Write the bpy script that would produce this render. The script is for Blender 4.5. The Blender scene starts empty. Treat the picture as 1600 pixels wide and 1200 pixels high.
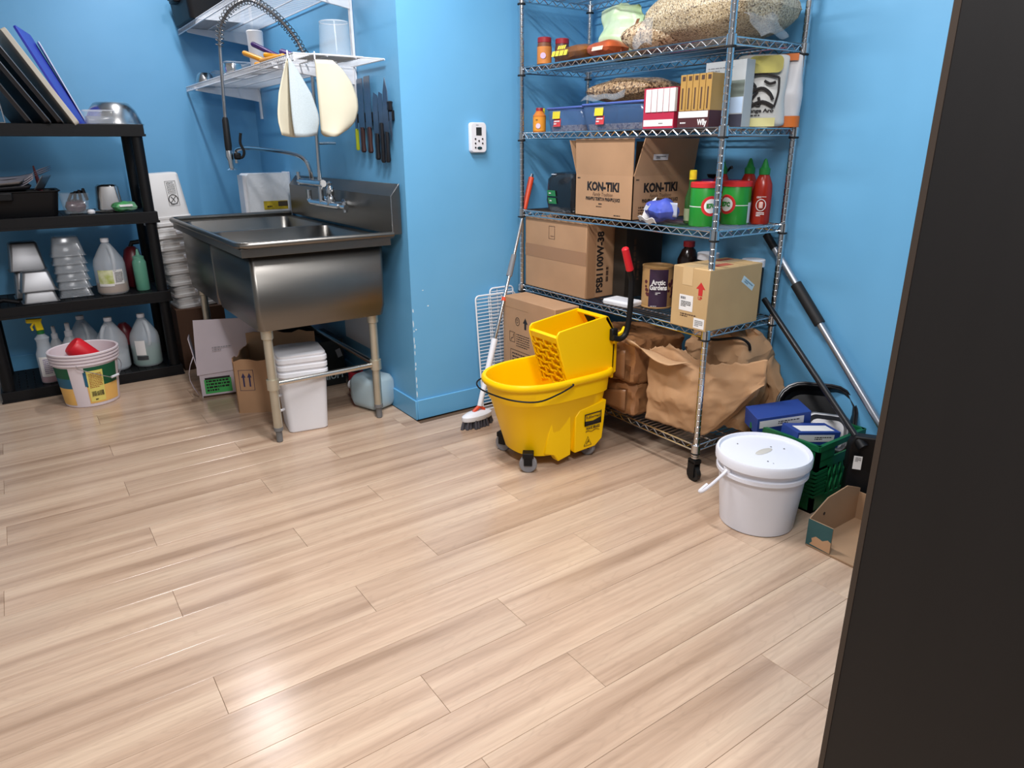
import bpy, bmesh, math, random
from mathutils import Vector, Matrix, noise
random.seed(7)
scn = bpy.context.scene
COL = scn.collection
PI = math.pi

# ---------------------------------------------------------------- camera
cam_d = bpy.data.cameras.new('camera'); cam = bpy.data.objects.new('camera', cam_d); COL.objects.link(cam)
cam_d.sensor_fit = 'HORIZONTAL'; cam_d.sensor_width = 36.0; cam_d.lens = 36.0*1088.0/1600.0
cam_d.clip_start = 0.05; cam_d.clip_end = 60
def set_camera(loc, yaw, pitch, roll):
    f = Vector((math.cos(pitch)*math.cos(yaw), math.cos(pitch)*math.sin(yaw), -math.sin(pitch)))
    r = Vector((math.sin(yaw), -math.cos(yaw), 0)); d = f.cross(r)
    c, s = math.cos(roll), math.sin(roll)
    r2 = c*r + s*d; d2 = -s*r + c*d
    m = Matrix((r2, -d2, -f)).transposed().to_4x4(); m.translation = Vector(loc)
    cam.matrix_world = m
set_camera((-1.498, -2.980, 1.32), 0.958507, 0.328953, 0.005562)
scn.camera = cam

# ---------------------------------------------------------------- world, lights, exposure
scn.view_settings.view_transform = 'Standard'; scn.view_settings.look = 'None'
scn.view_settings.gamma = 1.0; scn.view_settings.use_curve_mapping = False
scn.view_settings.exposure = 0.17
w = bpy.data.worlds.new('room_air'); scn.world = w; w.use_nodes = True
w.node_tree.nodes['Background'].inputs[0].default_value = (0.93, 0.96, 1.0, 1)
w.node_tree.nodes['Background'].inputs[1].default_value = 0.28
def area(name, loc, sx, sy, power, col=(1.0, 0.985, 1.0), rotz=0, spread=PI):
    l = bpy.data.lights.new(name, 'AREA'); l.shape = 'RECTANGLE'; l.size = sx; l.size_y = sy
    l.energy = power; l.color = col; l.spread = spread
    o = bpy.data.objects.new(name, l); COL.objects.link(o); o.location = loc; o.rotation_euler = (0, 0, rotz)
    return o
area('ceiling_tube_over_sink', (-0.64, 1.36, 2.66), 0.05, 0.60, 13.5)
area('ceiling_tube_mid_room', (-0.45, -0.85, 2.66), 0.12, 0.9, 47)
area('ceiling_tube_near_rack', (0.45, -2.05, 2.66), 0.12, 0.8, 5)
area('ceiling_tube_behind_camera', (-1.1, -2.7, 2.66), 0.3, 1.2, 66)

# ---------------------------------------------------------------- materials
def lin(c):
    return tuple(((v/255.0)/12.92 if v/255.0 <= 0.04045 else ((v/255.0+0.055)/1.055)**2.4) for v in c) + (1.0,)
MATS = {}
def mat(name, col, rough=0.5, metal=0.0, var=0.0, vscale=8.0, bump=0.0, bscale=60.0, alpha=1.0, trans=0.0, ior=1.45, stretch=(1, 1, 1), col2=None, spec=None, emit=None):
    if name in MATS: return MATS[name]
    m = bpy.data.materials.new(name); m.use_nodes = True
    nt = m.node_tree; b = nt.nodes['Principled BSDF']
    c = lin(col)
    b.inputs['Base Color'].default_value = c
    b.inputs['Roughness'].default_value = rough; b.inputs['Metallic'].default_value = metal
    b.inputs['Alpha'].default_value = alpha; b.inputs['IOR'].default_value = ior
    b.inputs['Transmission Weight'].default_value = trans
    if spec is not None: b.inputs['Specular IOR Level'].default_value = spec
    if emit:
        b.inputs['Emission Color'].default_value = c; b.inputs['Emission Strength'].default_value = emit
    if var or bump:
        tc = nt.nodes.new('ShaderNodeTexCoord'); mp = nt.nodes.new('ShaderNodeMapping')
        mp.inputs['Scale'].default_value = stretch
        nt.links.new(tc.outputs['Object'], mp.inputs['Vector'])
        if var:
            n = nt.nodes.new('ShaderNodeTexNoise'); n.inputs['Scale'].default_value = vscale; n.inputs['Detail'].default_value = 5
            nt.links.new(mp.outputs['Vector'], n.inputs['Vector'])
            r = nt.nodes.new('ShaderNodeValToRGB'); r.color_ramp.elements[0].position = 0.3; r.color_ramp.elements[1].position = 0.7
            c2 = lin(col2) if col2 else tuple(min(1, v*(1+var)) for v in c[:3]) + (1,)
            r.color_ramp.elements[0].color = tuple(v*(1-var) for v in c[:3]) + (1,) if not col2 else c
            r.color_ramp.elements[1].color = c2
            nt.links.new(n.outputs['Fac'], r.inputs['Fac']); nt.links.new(r.outputs['Color'], b.inputs['Base Color'])
        if bump:
            n2 = nt.nodes.new('ShaderNodeTexNoise'); n2.inputs['Scale'].default_value = bscale; n2.inputs['Detail'].default_value = 3
            nt.links.new(mp.outputs['Vector'], n2.inputs['Vector'])
            bp = nt.nodes.new('ShaderNodeBump'); bp.inputs['Strength'].default_value = bump; bp.inputs['Distance'].default_value = 0.004
            nt.links.new(n2.outputs['Fac'], bp.inputs['Height']); nt.links.new(bp.outputs['Normal'], b.inputs['Normal'])
    MATS[name] = m
    return m

def mat_grain(name, cols, scale):            # speckled grain: voronoi cells of several colours
    if name in MATS: return MATS[name]
    m = bpy.data.materials.new(name); m.use_nodes = True; nt = m.node_tree; b = nt.nodes['Principled BSDF']
    b.inputs['Roughness'].default_value = 0.35
    tc = nt.nodes.new('ShaderNodeTexCoord'); v = nt.nodes.new('ShaderNodeTexVoronoi'); v.inputs['Scale'].default_value = scale
    nt.links.new(tc.outputs['Object'], v.inputs['Vector'])
    sep = nt.nodes.new('ShaderNodeSeparateColor'); nt.links.new(v.outputs['Color'], sep.inputs[0])
    r = nt.nodes.new('ShaderNodeValToRGB'); r.color_ramp.interpolation = 'CONSTANT'
    els = r.color_ramp.elements
    while len(els) < len(cols): els.new(0.5)
    for i, (p, c) in enumerate(cols): els[i].position = p; els[i].color = lin(c)
    nt.links.new(sep.outputs[0], r.inputs['Fac']); nt.links.new(r.outputs['Color'], b.inputs['Base Color'])
    bp = nt.nodes.new('ShaderNodeBump'); bp.inputs['Strength'].default_value = 0.5; bp.inputs['Distance'].default_value = 0.003
    nt.links.new(v.outputs['Distance'], bp.inputs['Height']); nt.links.new(bp.outputs['Normal'], b.inputs['Normal'])
    MATS[name] = m; return m

def mat_wall():
    m = bpy.data.materials.new('blue_wall_paint'); m.use_nodes = True; nt = m.node_tree; b = nt.nodes['Principled BSDF']
    tc = nt.nodes.new('ShaderNodeTexCoord')
    n = nt.nodes.new('ShaderNodeTexNoise'); n.inputs['Scale'].default_value = 1.6; n.inputs['Detail'].default_value = 4
    r = nt.nodes.new('ShaderNodeValToRGB'); r.color_ramp.elements[0].position = 0.35; r.color_ramp.elements[1].position = 0.7
    r.color_ramp.elements[0].color = lin((101, 168, 211)); r.color_ramp.elements[1].color = lin((108, 175, 218))
    n3 = nt.nodes.new('ShaderNodeTexNoise'); n3.inputs['Scale'].default_value = 14; n3.inputs['Detail'].default_value = 8; n3.inputs['Roughness'].default_value = 0.75
    r3 = nt.nodes.new('ShaderNodeValToRGB'); r3.color_ramp.elements[0].position = 0.755; r3.color_ramp.elements[1].position = 0.77
    mx = nt.nodes.new('ShaderNodeMix'); mx.data_type = 'RGBA'
    nt.links.new(tc.outputs['Object'], n.inputs['Vector']); nt.links.new(n.outputs['Fac'], r.inputs['Fac'])
    nt.links.new(tc.outputs['Object'], n3.inputs['Vector']); nt.links.new(n3.outputs['Fac'], r3.inputs['Fac'])
    nt.links.new(r3.outputs['Color'], mx.inputs[0]); nt.links.new(r.outputs['Color'], mx.inputs[6])
    mx.inputs[7].default_value = lin((190, 216, 230))
    nt.links.new(mx.outputs[2], b.inputs['Base Color'])
    b.inputs['Roughness'].default_value = 0.42
    n2 = nt.nodes.new('ShaderNodeTexNoise'); n2.inputs['Scale'].default_value = 9; n2.inputs['Detail'].default_value = 6
    bp = nt.nodes.new('ShaderNodeBump'); bp.inputs['Strength'].default_value = 0.12; bp.inputs['Distance'].default_value = 0.01
    nt.links.new(tc.outputs['Object'], n2.inputs['Vector']); nt.links.new(n2.outputs['Fac'], bp.inputs['Height']); nt.links.new(bp.outputs['Normal'], b.inputs['Normal'])
    return m

def mat_plank():
    m = bpy.data.materials.new('pale_oak_plank'); m.use_nodes = True; nt = m.node_tree; b = nt.nodes['Principled BSDF']
    L = nt.links.new; N = nt.nodes.new
    tc = N('ShaderNodeTexCoord'); oi = N('ShaderNodeObjectInfo')
    mul = N('ShaderNodeMath'); mul.operation = 'MULTIPLY'; mul.inputs[1].default_value = 37.0; L(oi.outputs['Random'], mul.inputs[0])
    add = N('ShaderNodeVectorMath'); add.operation = 'ADD'; L(tc.outputs['Object'], add.inputs[0]); L(mul.outputs[0], add.inputs[1])
    def nz(sx, sy, sc, det, rough=0.5):
        mp = N('ShaderNodeMapping'); mp.inputs['Scale'].default_value = (sx, sy, 1); L(add.outputs[0], mp.inputs['Vector'])
        n = N('ShaderNodeTexNoise'); n.inputs['Scale'].default_value = sc; n.inputs['Detail'].default_value = det; n.inputs['Roughness'].default_value = rough
        L(mp.outputs['Vector'], n.inputs['Vector']); return n
    broad = nz(0.7, 13.0, 1.0, 3)          # long soft bands
    fine = nz(2.2, 95.0, 1.0, 6, 0.65)     # grain lines
    fig = nz(1.3, 7.0, 2.0, 2)             # drives cathedral figure
    wv = N('ShaderNodeMath'); wv.operation = 'MULTIPLY'; wv.inputs[1].default_value = 70.0; L(fig.outputs['Fac'], wv.inputs[0])
    sn = N('ShaderNodeMath'); sn.operation = 'SINE'; L(wv.outputs[0], sn.inputs[0])
    r1 = N('ShaderNodeValToRGB'); e = r1.color_ramp.elements
    e[0].position = 0.30; e[0].color = lin((163, 136, 114)); e[1].position = 0.66; e[1].color = lin((203, 178, 154))
    k = e.new(0.46); k.color = lin((189, 162, 139))
    L(broad.outputs['Fac'], r1.inputs['Fac'])
    r2 = N('ShaderNodeValToRGB'); e = r2.color_ramp.elements
    e[0].position = 0.28; e[0].color = (0.80, 0.78, 0.76, 1); e[1].position = 0.62; e[1].color = (1.03, 1.02, 1.01, 1)
    L(fine.outputs['Fac'], r2.inputs['Fac'])
    m1 = N('ShaderNodeMix'); m1.data_type = 'RGBA'; m1.blend_type = 'MULTIPLY'; m1.inputs[0].default_value = 0.75
    L(r1.outputs['Color'], m1.inputs[6]); L(r2.outputs['Color'], m1.inputs[7])
    mr = N('ShaderNodeMapRange'); mr.inputs[1].default_value = 0.55; mr.inputs[2].default_value = 1.0; mr.inputs[3].default_value = 1.0; mr.inputs[4].default_value = 0.945; L(sn.outputs[0], mr.inputs[0])
    tint = N('ShaderNodeMapRange'); tint.inputs[3].default_value = 0.945; tint.inputs[4].default_value = 1.04; L(oi.outputs['Random'], tint.inputs[0])
    mm = N('ShaderNodeMath'); mm.operation = 'MULTIPLY'; L(mr.outputs[0], mm.inputs[0]); L(tint.outputs[0], mm.inputs[1])
    m2 = N('ShaderNodeMix'); m2.data_type = 'RGBA'; m2.blend_type = 'MULTIPLY'; m2.inputs[0].default_value = 1.0
    cc = N('ShaderNodeCombineColor'); [L(mm.outputs[0], cc.inputs[i]) for i in range(3)]
    L(m1.outputs[2], m2.inputs[6]); L(cc.outputs[0], m2.inputs[7]); L(m2.outputs[2], b.inputs['Base Color'])
    b.inputs['Roughness'].default_value = 0.19; b.inputs['Specular IOR Level'].default_value = 0.42
    bp = N('ShaderNodeBump'); bp.inputs['Strength'].default_value = 0.10; bp.inputs['Distance'].default_value = 0.003
    L(fine.outputs['Fac'], bp.inputs['Height']); L(bp.outputs['Normal'], b.inputs['Normal'])
    return m

def mat_kraft(name, col, dirt=0.08):
    return mat(name, col, 0.75, var=dirt, vscale=5, bump=0.10, bscale=25)

WALL = mat_wall(); PLANK = mat_plank()
CHROME = mat('chrome', (205, 208, 212), 0.16, 1.0)
STEEL = mat('brushed_stainless', (122, 119, 114), 0.34, 1.0, var=0.06, vscale=3, stretch=(1, 1, 6))
STEEL2 = mat('polished_bowl_steel', (196, 196, 196), 0.24, 1.0)
STEEL_LEG = mat('galvanised_leg', (196, 190, 172), 0.4, 0.75, var=0.08)
ALU = mat('aluminium_pan', (160, 160, 162), 0.45, 0.9, var=0.05)
GREYPL = mat('grey_plastic', (120, 122, 126), 0.5)
BLACKPL = mat('black_plastic', (17, 17, 19), 0.5, bump=0.08, bscale=90, spec=0.3)
BLACKRUB = mat('black_rubber', (22, 22, 23), 0.6)
WHITEPL = mat('white_plastic', (226, 227, 232), 0.38, var=0.02)
WHITEWIRE = mat('white_coated_wire', (228, 230, 234), 0.35)
YELLOW = mat('yellow_plastic', (255, 204, 0), 0.40, bump=0.03, bscale=120, spec=0.3)
RED = mat('red_plastic', (214, 30, 44), 0.38)
KRAFT = mat_kraft('corrugated_cardboard', (176, 138, 104))
KRAFT2 = mat_kraft('pale_cardboard', (190, 158, 112))
KRAFTIN = mat_kraft('cardboard_inside', (160, 128, 98))
KRAFTPAPER = mat('kraft_paper', (184, 144, 106), 0.7, var=0.10, vscale=5, bump=0.5, bscale=14)
BROWNWRAP = mat('brown_wrapping_paper', (146, 102, 66), 0.42, var=0.16, vscale=7, bump=0.5, bscale=22)
INK = mat('black_ink', (32, 28, 28), 0.6)
BROWNINK = mat('brown_ink', (78, 56, 42), 0.7)
WHITEP = mat('white_paper', (228, 226, 224), 0.6)
GREENPL = mat('green_crate_plastic', (16, 92, 52), 0.42)
TRANSP = mat('frosted_plastic', (226, 232, 238), 0.35, alpha=0.36)
CLEAR = mat('clear_plastic', (220, 228, 234), 0.08, alpha=0.11, spec=0.8)
BLUETUB = mat('blue_tinted_plastic', (92, 124, 172), 0.15, alpha=0.32)
# ---------------------------------------------------------------- geometry helpers
class MB:
    def __init__(s): s.v = []; s.f = []
    def add(s, vs, fs):
        o = len(s.v); s.v += [tuple(p) for p in vs]; s.f += [tuple(i+o for i in f) for f in fs]; return s
    def box(s, x0, x1, y0, y1, z0, z1):
        return s.add([(x0,y0,z0),(x1,y0,z0),(x1,y1,z0),(x0,y1,z0),(x0,y0,z1),(x1,y0,z1),(x1,y1,z1),(x0,y1,z1)],
                     [(0,3,2,1),(4,5,6,7),(0,1,5,4),(1,2,6,5),(2,3,7,6),(3,0,4,7)])
    def obox(s, c, size, R=None):
        a = MB().box(-size[0]/2, size[0]/2, -size[1]/2, size[1]/2, -size[2]/2, size[2]/2)
        R = R or Matrix.Identity(3)
        return s.add([Vector(c) + R @ Vector(p) for p in a.v], a.f)
    def loft(s, rings, cap0=True, cap1=True, closed=True):
        o = len(s.v); n = len(rings[0])
        for r in rings: s.v += [tuple(p) for p in r]
        for i in range(len(rings)-1):
            for j in range(n if closed else n-1):
                k = (j+1) % n
                s.f.append((o+i*n+j, o+i*n+k, o+(i+1)*n+k, o+(i+1)*n+j))
        if cap0: s.f.append(tuple(o+j for j in reversed(range(n))))
        if cap1: s.f.append(tuple(o+(len(rings)-1)*n+j for j in range(n)))
        return s
    def lathe(s, prof, n=28, c=(0,0), ax=None, cap0=True, cap1=True):
        rings = [[(c[0]+max(r,1e-4)*math.cos(2*PI*j/n), c[1]+max(r,1e-4)*math.sin(2*PI*j/n), z) for j in range(n)] for r, z in prof]
        return s.loft(rings, cap0, cap1)
    def cyl(s, p0, p1, r0, r1=None, n=14, caps=True):
        r1 = r0 if r1 is None else r1
        p0 = Vector(p0); p1 = Vector(p1); d = (p1-p0).normalized()
        u = d.orthogonal().normalized(); w_ = d.cross(u)
        rg = [[p + (u*math.cos(2*PI*j/n) + w_*math.sin(2*PI*j/n))*r for j in range(n)] for p, r in ((p0, r0), (p1, r1))]
        return s.loft(rg, caps, caps)
    def tube(s, pts, r, n=8, caps=True, closed=False):
        P = [Vector(p) for p in pts]; m = len(P); rg = []
        rad = r if isinstance(r, (list, tuple)) else [r]*m
        T = []
        for i in range(m):
            a = P[i-1] if (i > 0 or closed) else P[i]; b = P[(i+1) % m] if (i < m-1 or closed) else P[i]
            T.append((b-a).normalized())
        u = T[0].orthogonal().normalized()
        for i in range(m):
            u = (u - T[i]*u.dot(T[i])).normalized(); w_ = T[i].cross(u)
            rg.append([P[i] + (u*math.cos(2*PI*j/n) + w_*math.sin(2*PI*j/n))*rad[i] for j in range(n)])
        if closed: rg.append(rg[0]); return s.loft(rg, False, False)
        return s.loft(rg, caps, caps)
    def prism(s, poly, vec):
        a = [Vector(p) for p in poly]; v = Vector(vec)
        return s.loft([a, [p+v for p in a]])
    def sheet(s, nu, nv, fn):
        o = len(s.v)
        for i in range(nu+1):
            for j in range(nv+1): s.v.append(tuple(fn(i/nu, j/nv)))
        for i in range(nu):
            for j in range(nv):
                a = o+i*(nv+1)+j; s.f.append((a, a+nv+1, a+nv+2, a+1))
        return s
    def mesh(s, name, ang=35):
        me = bpy.data.meshes.new(name); me.from_pydata(s.v, [], s.f); me.update()
        bm = bmesh.new(); bm.from_mesh(me); bmesh.ops.recalc_face_normals(bm, faces=bm.faces); bm.to_mesh(me); bm.free()
        me.polygons.foreach_set('use_smooth', [True]*len(me.polygons))
        me.set_sharp_from_angle(angle=math.radians(ang)); return me
    def build(s, name, m, parent=None, bevel=0, seg=2, ang=35, solid=0, sub=0, loc=None, rot=None):
        me = s.mesh(name, ang); me.materials.append(m)
        return link(name, me, parent, bevel, seg, solid, sub, loc, rot)
def link(name, me, parent=None, bevel=0, seg=2, solid=0, sub=0, loc=None, rot=None):
    o = bpy.data.objects.new(name, me); COL.objects.link(o)
    if parent: o.parent = parent
    if loc: o.location = loc
    if rot: o.rotation_euler = rot
    if solid:
        k = o.modifiers.new('thickness', 'SOLIDIFY'); k.thickness = solid; k.offset = 0
    if bevel:
        k = o.modifiers.new('bevel', 'BEVEL'); k.width = bevel; k.segments = seg; k.limit_method = 'ANGLE'; k.angle_limit = math.radians(40)
        k.harden_normals = False
    if sub:
        k = o.modifiers.new('subdivision', 'SUBSURF'); k.levels = sub; k.render_levels = sub
    return o
def tag(o, label, cat, group=None):
    o['label'] = label; o['category'] = cat
    if group: o['group'] = group
    return o
def thing(name, label, cat, loc=(0,0,0), rz=0, group=None, rot=None):
    o = bpy.data.objects.new(name, None); COL.objects.link(o); o.empty_display_size = 0.05
    o.location = loc; o.rotation_euler = rot or (0, 0, rz); return tag(o, label, cat, group)
def struct(o): o['kind'] = 'structure'; return o
def face_rot(n, up=(0, 0, 1)):      # Euler that turns local +Z to n and keeps local +Y near up
    z = Vector(n).normalized(); x = Vector(up).cross(z).normalized(); y = z.cross(x)
    return Matrix((x, y, z)).transposed().to_euler()
def kids(o): return [c for c in COL.objects if c.parent == o]
def copy_tree(o, parent=None):
    c = o.copy(); COL.objects.link(c); c.parent = parent
    for ch in kids(o): copy_tree(ch, c)
    return c
def rrect(hx, hy, r, z, cx=0, cy=0, n=5):
    pts = []
    for sx, sy, a0 in ((1,1,0),(-1,1,PI/2),(-1,-1,PI),(1,-1,1.5*PI)):
        for i in range(n+1):
            a = a0 + i*PI/2/n
            pts.append((cx+sx*(hx-r)+r*math.cos(a), cy+sy*(hy-r)+r*math.sin(a), z))
    return pts
def bez(p0, p1, p2, p3, n=12):
    P = [Vector(p) for p in (p0, p1, p2, p3)]; out = []
    for i in range(n+1):
        t = i/n; u = 1-t
        out.append(P[0]*u**3 + P[1]*3*u*u*t + P[2]*3*u*t*t + P[3]*t**3)
    return out
def smooth_path(pts, k=6):        # Catmull-Rom
    P = [Vector(p) for p in pts]; out = []
    for i in range(len(P)-1):
        a = P[max(i-1, 0)]; b = P[i]; c = P[i+1]; d = P[min(i+2, len(P)-1)]
        for j in range(k):
            t = j/k
            out.append(0.5*((2*b) + (c-a)*t + (2*a-5*b+4*c-d)*t*t + (3*b-a-3*c+d)*t**3))
    out.append(P[-1]); return out
def text_data(s, h, bold=0.0, shear=0.0):
    c = bpy.data.curves.new('lettering', 'FONT'); c.body = s; c.size = h*1.38; c.align_x = 'CENTER'; c.align_y = 'CENTER'
    c.offset = bold; c.shear = shear; c.resolution_u = 2
    o = bpy.data.objects.new('tmp_text', c); COL.objects.link(o)
    dg = bpy.context.evaluated_depsgraph_get(); dg.update()
    me = bpy.data.meshes.new_from_object(o.evaluated_get(dg)); bpy.data.objects.remove(o); return me
def text(parent, s, org, right, up, h, m, width=None, bold=0.0, name='lettering', shear=0.0):
    me = text_data(s, h, bold, shear); r = Vector(right).normalized(); u = Vector(up).normalized(); n = r.cross(u)
    xs = [v.co.x for v in me.vertices] or [0, 1]; k = 1.0
    cx = (max(xs)+min(xs))/2
    if width: k = width/max(1e-4, max(xs)-min(xs))
    for v in me.vertices:
        v.co = Vector(org) + r*((v.co.x-cx)*k) + u*v.co.y + n*0.0008
    me.materials.clear(); me.materials.append(m)
    return link(name, me, parent)
def decal(parent, name, m, org, right, up, w_, h, off=0.0006, round_=0.0, th=0.0005):
    r = Vector(right).normalized(); u = Vector(up).normalized(); n = r.cross(u); o = Vector(org)
    if round_: ring = [(p[0], p[1]) for p in rrect(w_/2, h/2, min(round_, w_/2, h/2), 0)]
    else: ring = [(-w_/2, -h/2), (w_/2, -h/2), (w_/2, h/2), (-w_/2, h/2)]
    q = [o + r*a + u*b + n*(off-0.0003) for a, b in ring]
    return MB().prism(q, n*th).build(name, m, parent)
def bars(parent, m, org, right, up, w_, h, rows, name='small_print', fill=0.55, seed=1, off=0.0008):
    rnd = random.Random(seed); r = Vector(right).normalized(); u = Vector(up).normalized(); n = r.cross(u); mb = MB()
    for i in range(rows):
        y = h*(0.5-(i+0.5)/rows); hh = h/rows*fill/2; x = -w_/2
        end = w_/2*(1 if i < rows-1 else rnd.uniform(-0.2, 0.8))
        while x < end:
            l = min(rnd.uniform(0.05, 0.17)*w_, end-x)
            q = [Vector(org)+r*(x+a)+u*(y+b)+n*off for a, b in ((0,-hh),(l,-hh),(l,hh),(0,hh))]
            mb.add(q, [(0,1,2,3)]); x += l+0.03*w_
    return mb.build(name, m, parent)
def pillow_mb(hx, hy, hz, n=22, p=0.5, crumple=0.0, cs=6.0, seed=0, flat=0.0):
    # a filled bag lying down, seams at its rim; base at z=0
    mb = MB(); so = Vector((seed*3.1, seed*1.7, seed*5.3))
    def surf(sgn):
        def fn(u, v):
            a = 2*u-1; b = 2*v-1
            t = (max(0, 1-abs(a)**2.4)*max(0, 1-abs(b)**2.4))**p
            q = Vector((a*hx*(1-0.10*(1-t)*abs(b)), b*hy*(1-0.10*(1-t)*abs(a)), 0))
            k = noise.noise(q*cs+so)
            z = hz*(1+sgn*t) if sgn > 0 else hz*(1-t*(1-flat*0))
            q += Vector((0, 0, z + crumple*k*(0.3+t)))
            return q
        return fn
    mb.sheet(n, n, surf(1)); mb.sheet(n, n, surf(-1)); 
    lo = min(v[2] for v in mb.v); mb.v = [(x, y, z-lo) for x, y, z in mb.v]
    return mb
def crumple(mb, amt, sc, seed=0):
    so = Vector((seed*2.3, seed*4.1, seed*1.3))
    mb.v = [tuple(Vector(p) + Vector((noise.noise(Vector(p)*sc+so), noise.noise(Vector(p)*sc+so+Vector((9,3,1))), noise.noise(Vector(p)*sc+so+Vector((2,8,5)))))*amt) for p in mb.v]
    return mb
def rdense(hx, hy, r, z, m=64):      # rounded rectangle sampled evenly round its outline
    base = [Vector(p) for p in rrect(hx, hy, r, z, n=8)]; n = len(base); seg = [(base[(i+1) % n]-base[i]).length for i in range(n)]; tot = sum(seg); out = []
    i = 0; acc = 0.0
    for k in range(m):
        s = tot*k/m
        while acc+seg[i] < s: acc += seg[i]; i += 1
        out.append(base[i].lerp(base[(i+1) % n], (s-acc)/max(seg[i], 1e-9)))
    return out
def crease(mb, amt, sc, seed=0, cut=0.0):      # sharp paper creases: folded noise
    so = Vector((seed*2.9, seed*1.1, seed*3.7)); out = []
    for p in mb.v:
        q = Vector(p); a = abs(noise.noise(q*sc+so)); b = abs(noise.noise(q*sc*2.3+so)); c = abs(noise.noise(q*sc*1.4+so+Vector((5, 2, 8))))
        out.append(tuple(q + Vector(((a-0.2)*amt+(b-0.2)*amt*0.4, (c-0.2)*amt*0.8, (b-0.2)*amt*0.5))))
    mb.v = out; return mb
def carton(name, label, cat, x0, x1, y0, y1, z0, z1, m=None, tape=None, tape_axis='y', rz=0, group=None, bevel=0.003):
    cx, cy = (x0+x1)/2, (y0+y1)/2; hx, hy = (x1-x0)/2, (y1-y0)/2; h = z1-z0
    t = thing(name, label, cat, (cx, cy, z0), rz, group)
    MB().box(-hx, hx, -hy, hy, 0, h).build('body', m or KRAFT, t, bevel=bevel)
    if tape:
        if tape_axis == 'y': MB().box(-0.024, 0.024, -hy-0.0006, hy+0.0006, h*0.72, h+0.0006).build('tape', tape, t)
        else: MB().box(-hx-0.0006, hx+0.0006, -0.024, 0.024, h*0.72, h+0.0006).build('tape', tape, t)
    return t, hx, hy, h
NX, NY = (0, -1, 0), (1, 0, 0)    # 'right' vectors on faces that look towards -X and -Y
UP = (0, 0, 1)
# ---------------------------------------------------------------- the room
CEIL = mat('white_ceiling', (225, 224, 220), 0.8)
SUB = mat('dark_underlay', (96, 76, 60), 0.9)
TRIM = mat('blue_baseboard_paint', (101, 169, 213), 0.35)
H = 2.72
struct(MB().box(-3.4, 0.01, 2.20, 2.32, 0, H).build('wall_far', WALL))
struct(MB().box(0.01, 0.13, 0.01, 2.20, 0, H).build('wall_sink_side', WALL))
struct(MB().box(0.13, 1.09, 0.01, 0.13, 0, H).build('wall_pillar', WALL))
struct(MB().box(1.09, 1.21, -4.2, 0.13, 0, H).build('wall_right', WALL))
struct(MB().box(-3.4, 1.21, -4.2, 2.32, H, H+0.08).build('ceiling', CEIL))
struct(MB().box(-0.001, 0.01, -0.001, 2.20, 0, 0.104).build('baseboard_sink_side', TRIM, bevel=0.003))
struct(MB().box(0.0101, 1.09, -0.001, 0.01, 0, 0.104).build('baseboard_pillar', TRIM, bevel=0.003))
struct(MB().box(-3.4, -0.001, 2.189, 2.20, 0, 0.104).build('baseboard_far', TRIM, bevel=0.003))
struct(MB().box(1.079, 1.09, -4.2, -0.001, 0, 0.104).build('baseboard_right', TRIM, bevel=0.003))
# floor: underlay plate that carries every plank
fl = struct(MB().box(-3.4, 1.21, -4.2, 2.32, -0.05, -0.008).build('floor', SUB))
PW, PL = 0.1570, 1.235
g = 0.0007
def plank_mesh(L, W):
    hx, hy = L/2-g/2, W/2-g/2; c = 0.0008
    mb = MB(); mb.loft([[(-hx,-hy,-0.008),(hx,-hy,-0.008),(hx,hy,-0.008),(-hx,hy,-0.008)],
                        [(-hx,-hy,-c),(hx,-hy,-c),(hx,hy,-c),(-hx,hy,-c)],
                        [(-hx+c,-hy+c,0),(hx-c,-hy+c,0),(hx-c,hy-c,0),(-hx+c,hy-c,0)]])
    me = mb.mesh('plank', 20); me.materials.append(PLANK); return me
PM = plank_mesh(PL, PW)
known = {0:-0.49, 1:-0.844, 2:-0.06, 3:-0.503, 4:-0.866, 5:-0.068, 6:-0.522, 7:0.412, 8:-0.055, 9:-0.493, 10:-0.842, 11:-0.472, 12:0.382, 13:-0.044}
for k in range(-15, 26):
    y1 = -0.048 - PW*k; yc = y1 - PW/2
    if k in known: j0 = known[k]
    else: j0 = {0:-0.49, 1:-0.85, 2:-0.06}[k % 3] + random.uniform(-0.03, 0.03)
    j = j0 - 3*PL
    while j < 1.1:
        xa, xb = j, j+PL
        lim = -0.002 if y1 > 0.0 else 1.088
        if xb > -3.3 and xa < lim and yc < 2.12:
            if xb > lim:
                o = link('plank', plank_mesh(lim-xa, PW), fl); o.location = ((xa+lim)/2, yc, 0)
            else:
                o = link('plank', PM, fl); o.location = ((xa+xb)/2, yc, 0)
        j += PL
# tall dark cabinet close to the camera at the right edge of the view
DK = mat('black_brown_laminate', (15, 13, 13), 0.6, var=0.12, vscale=3, stretch=(6, 6, 0.4))
DKE = mat('brown_edge_band', (58, 48, 40), 0.5)
cb_ = thing('tall_cabinet', 'tall black laminate cabinet cut off by the right edge of view', 'cabinet', (-0.26, -2.9605, 0))
MB().box(-0.315, 0.33, -0.40, 0.409, 0.0, 2.10).build('carcass', DK, cb_)
dr = MB().box(-0.333, -0.315, -0.40, 0.400, 0.03, 2.10).build('door', DK, cb_)
MB().box(-0.334, -0.315, 0.4002, 0.4085, 0.03, 2.10).build('edge_band', DKE, dr)
MB().tube([(-0.335, -0.33, 1.0), (-0.365, -0.33, 1.0), (-0.365, -0.33, 1.2), (-0.335, -0.33, 1.2)], 0.006, 8).build('handle', CHROME, dr)

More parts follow.
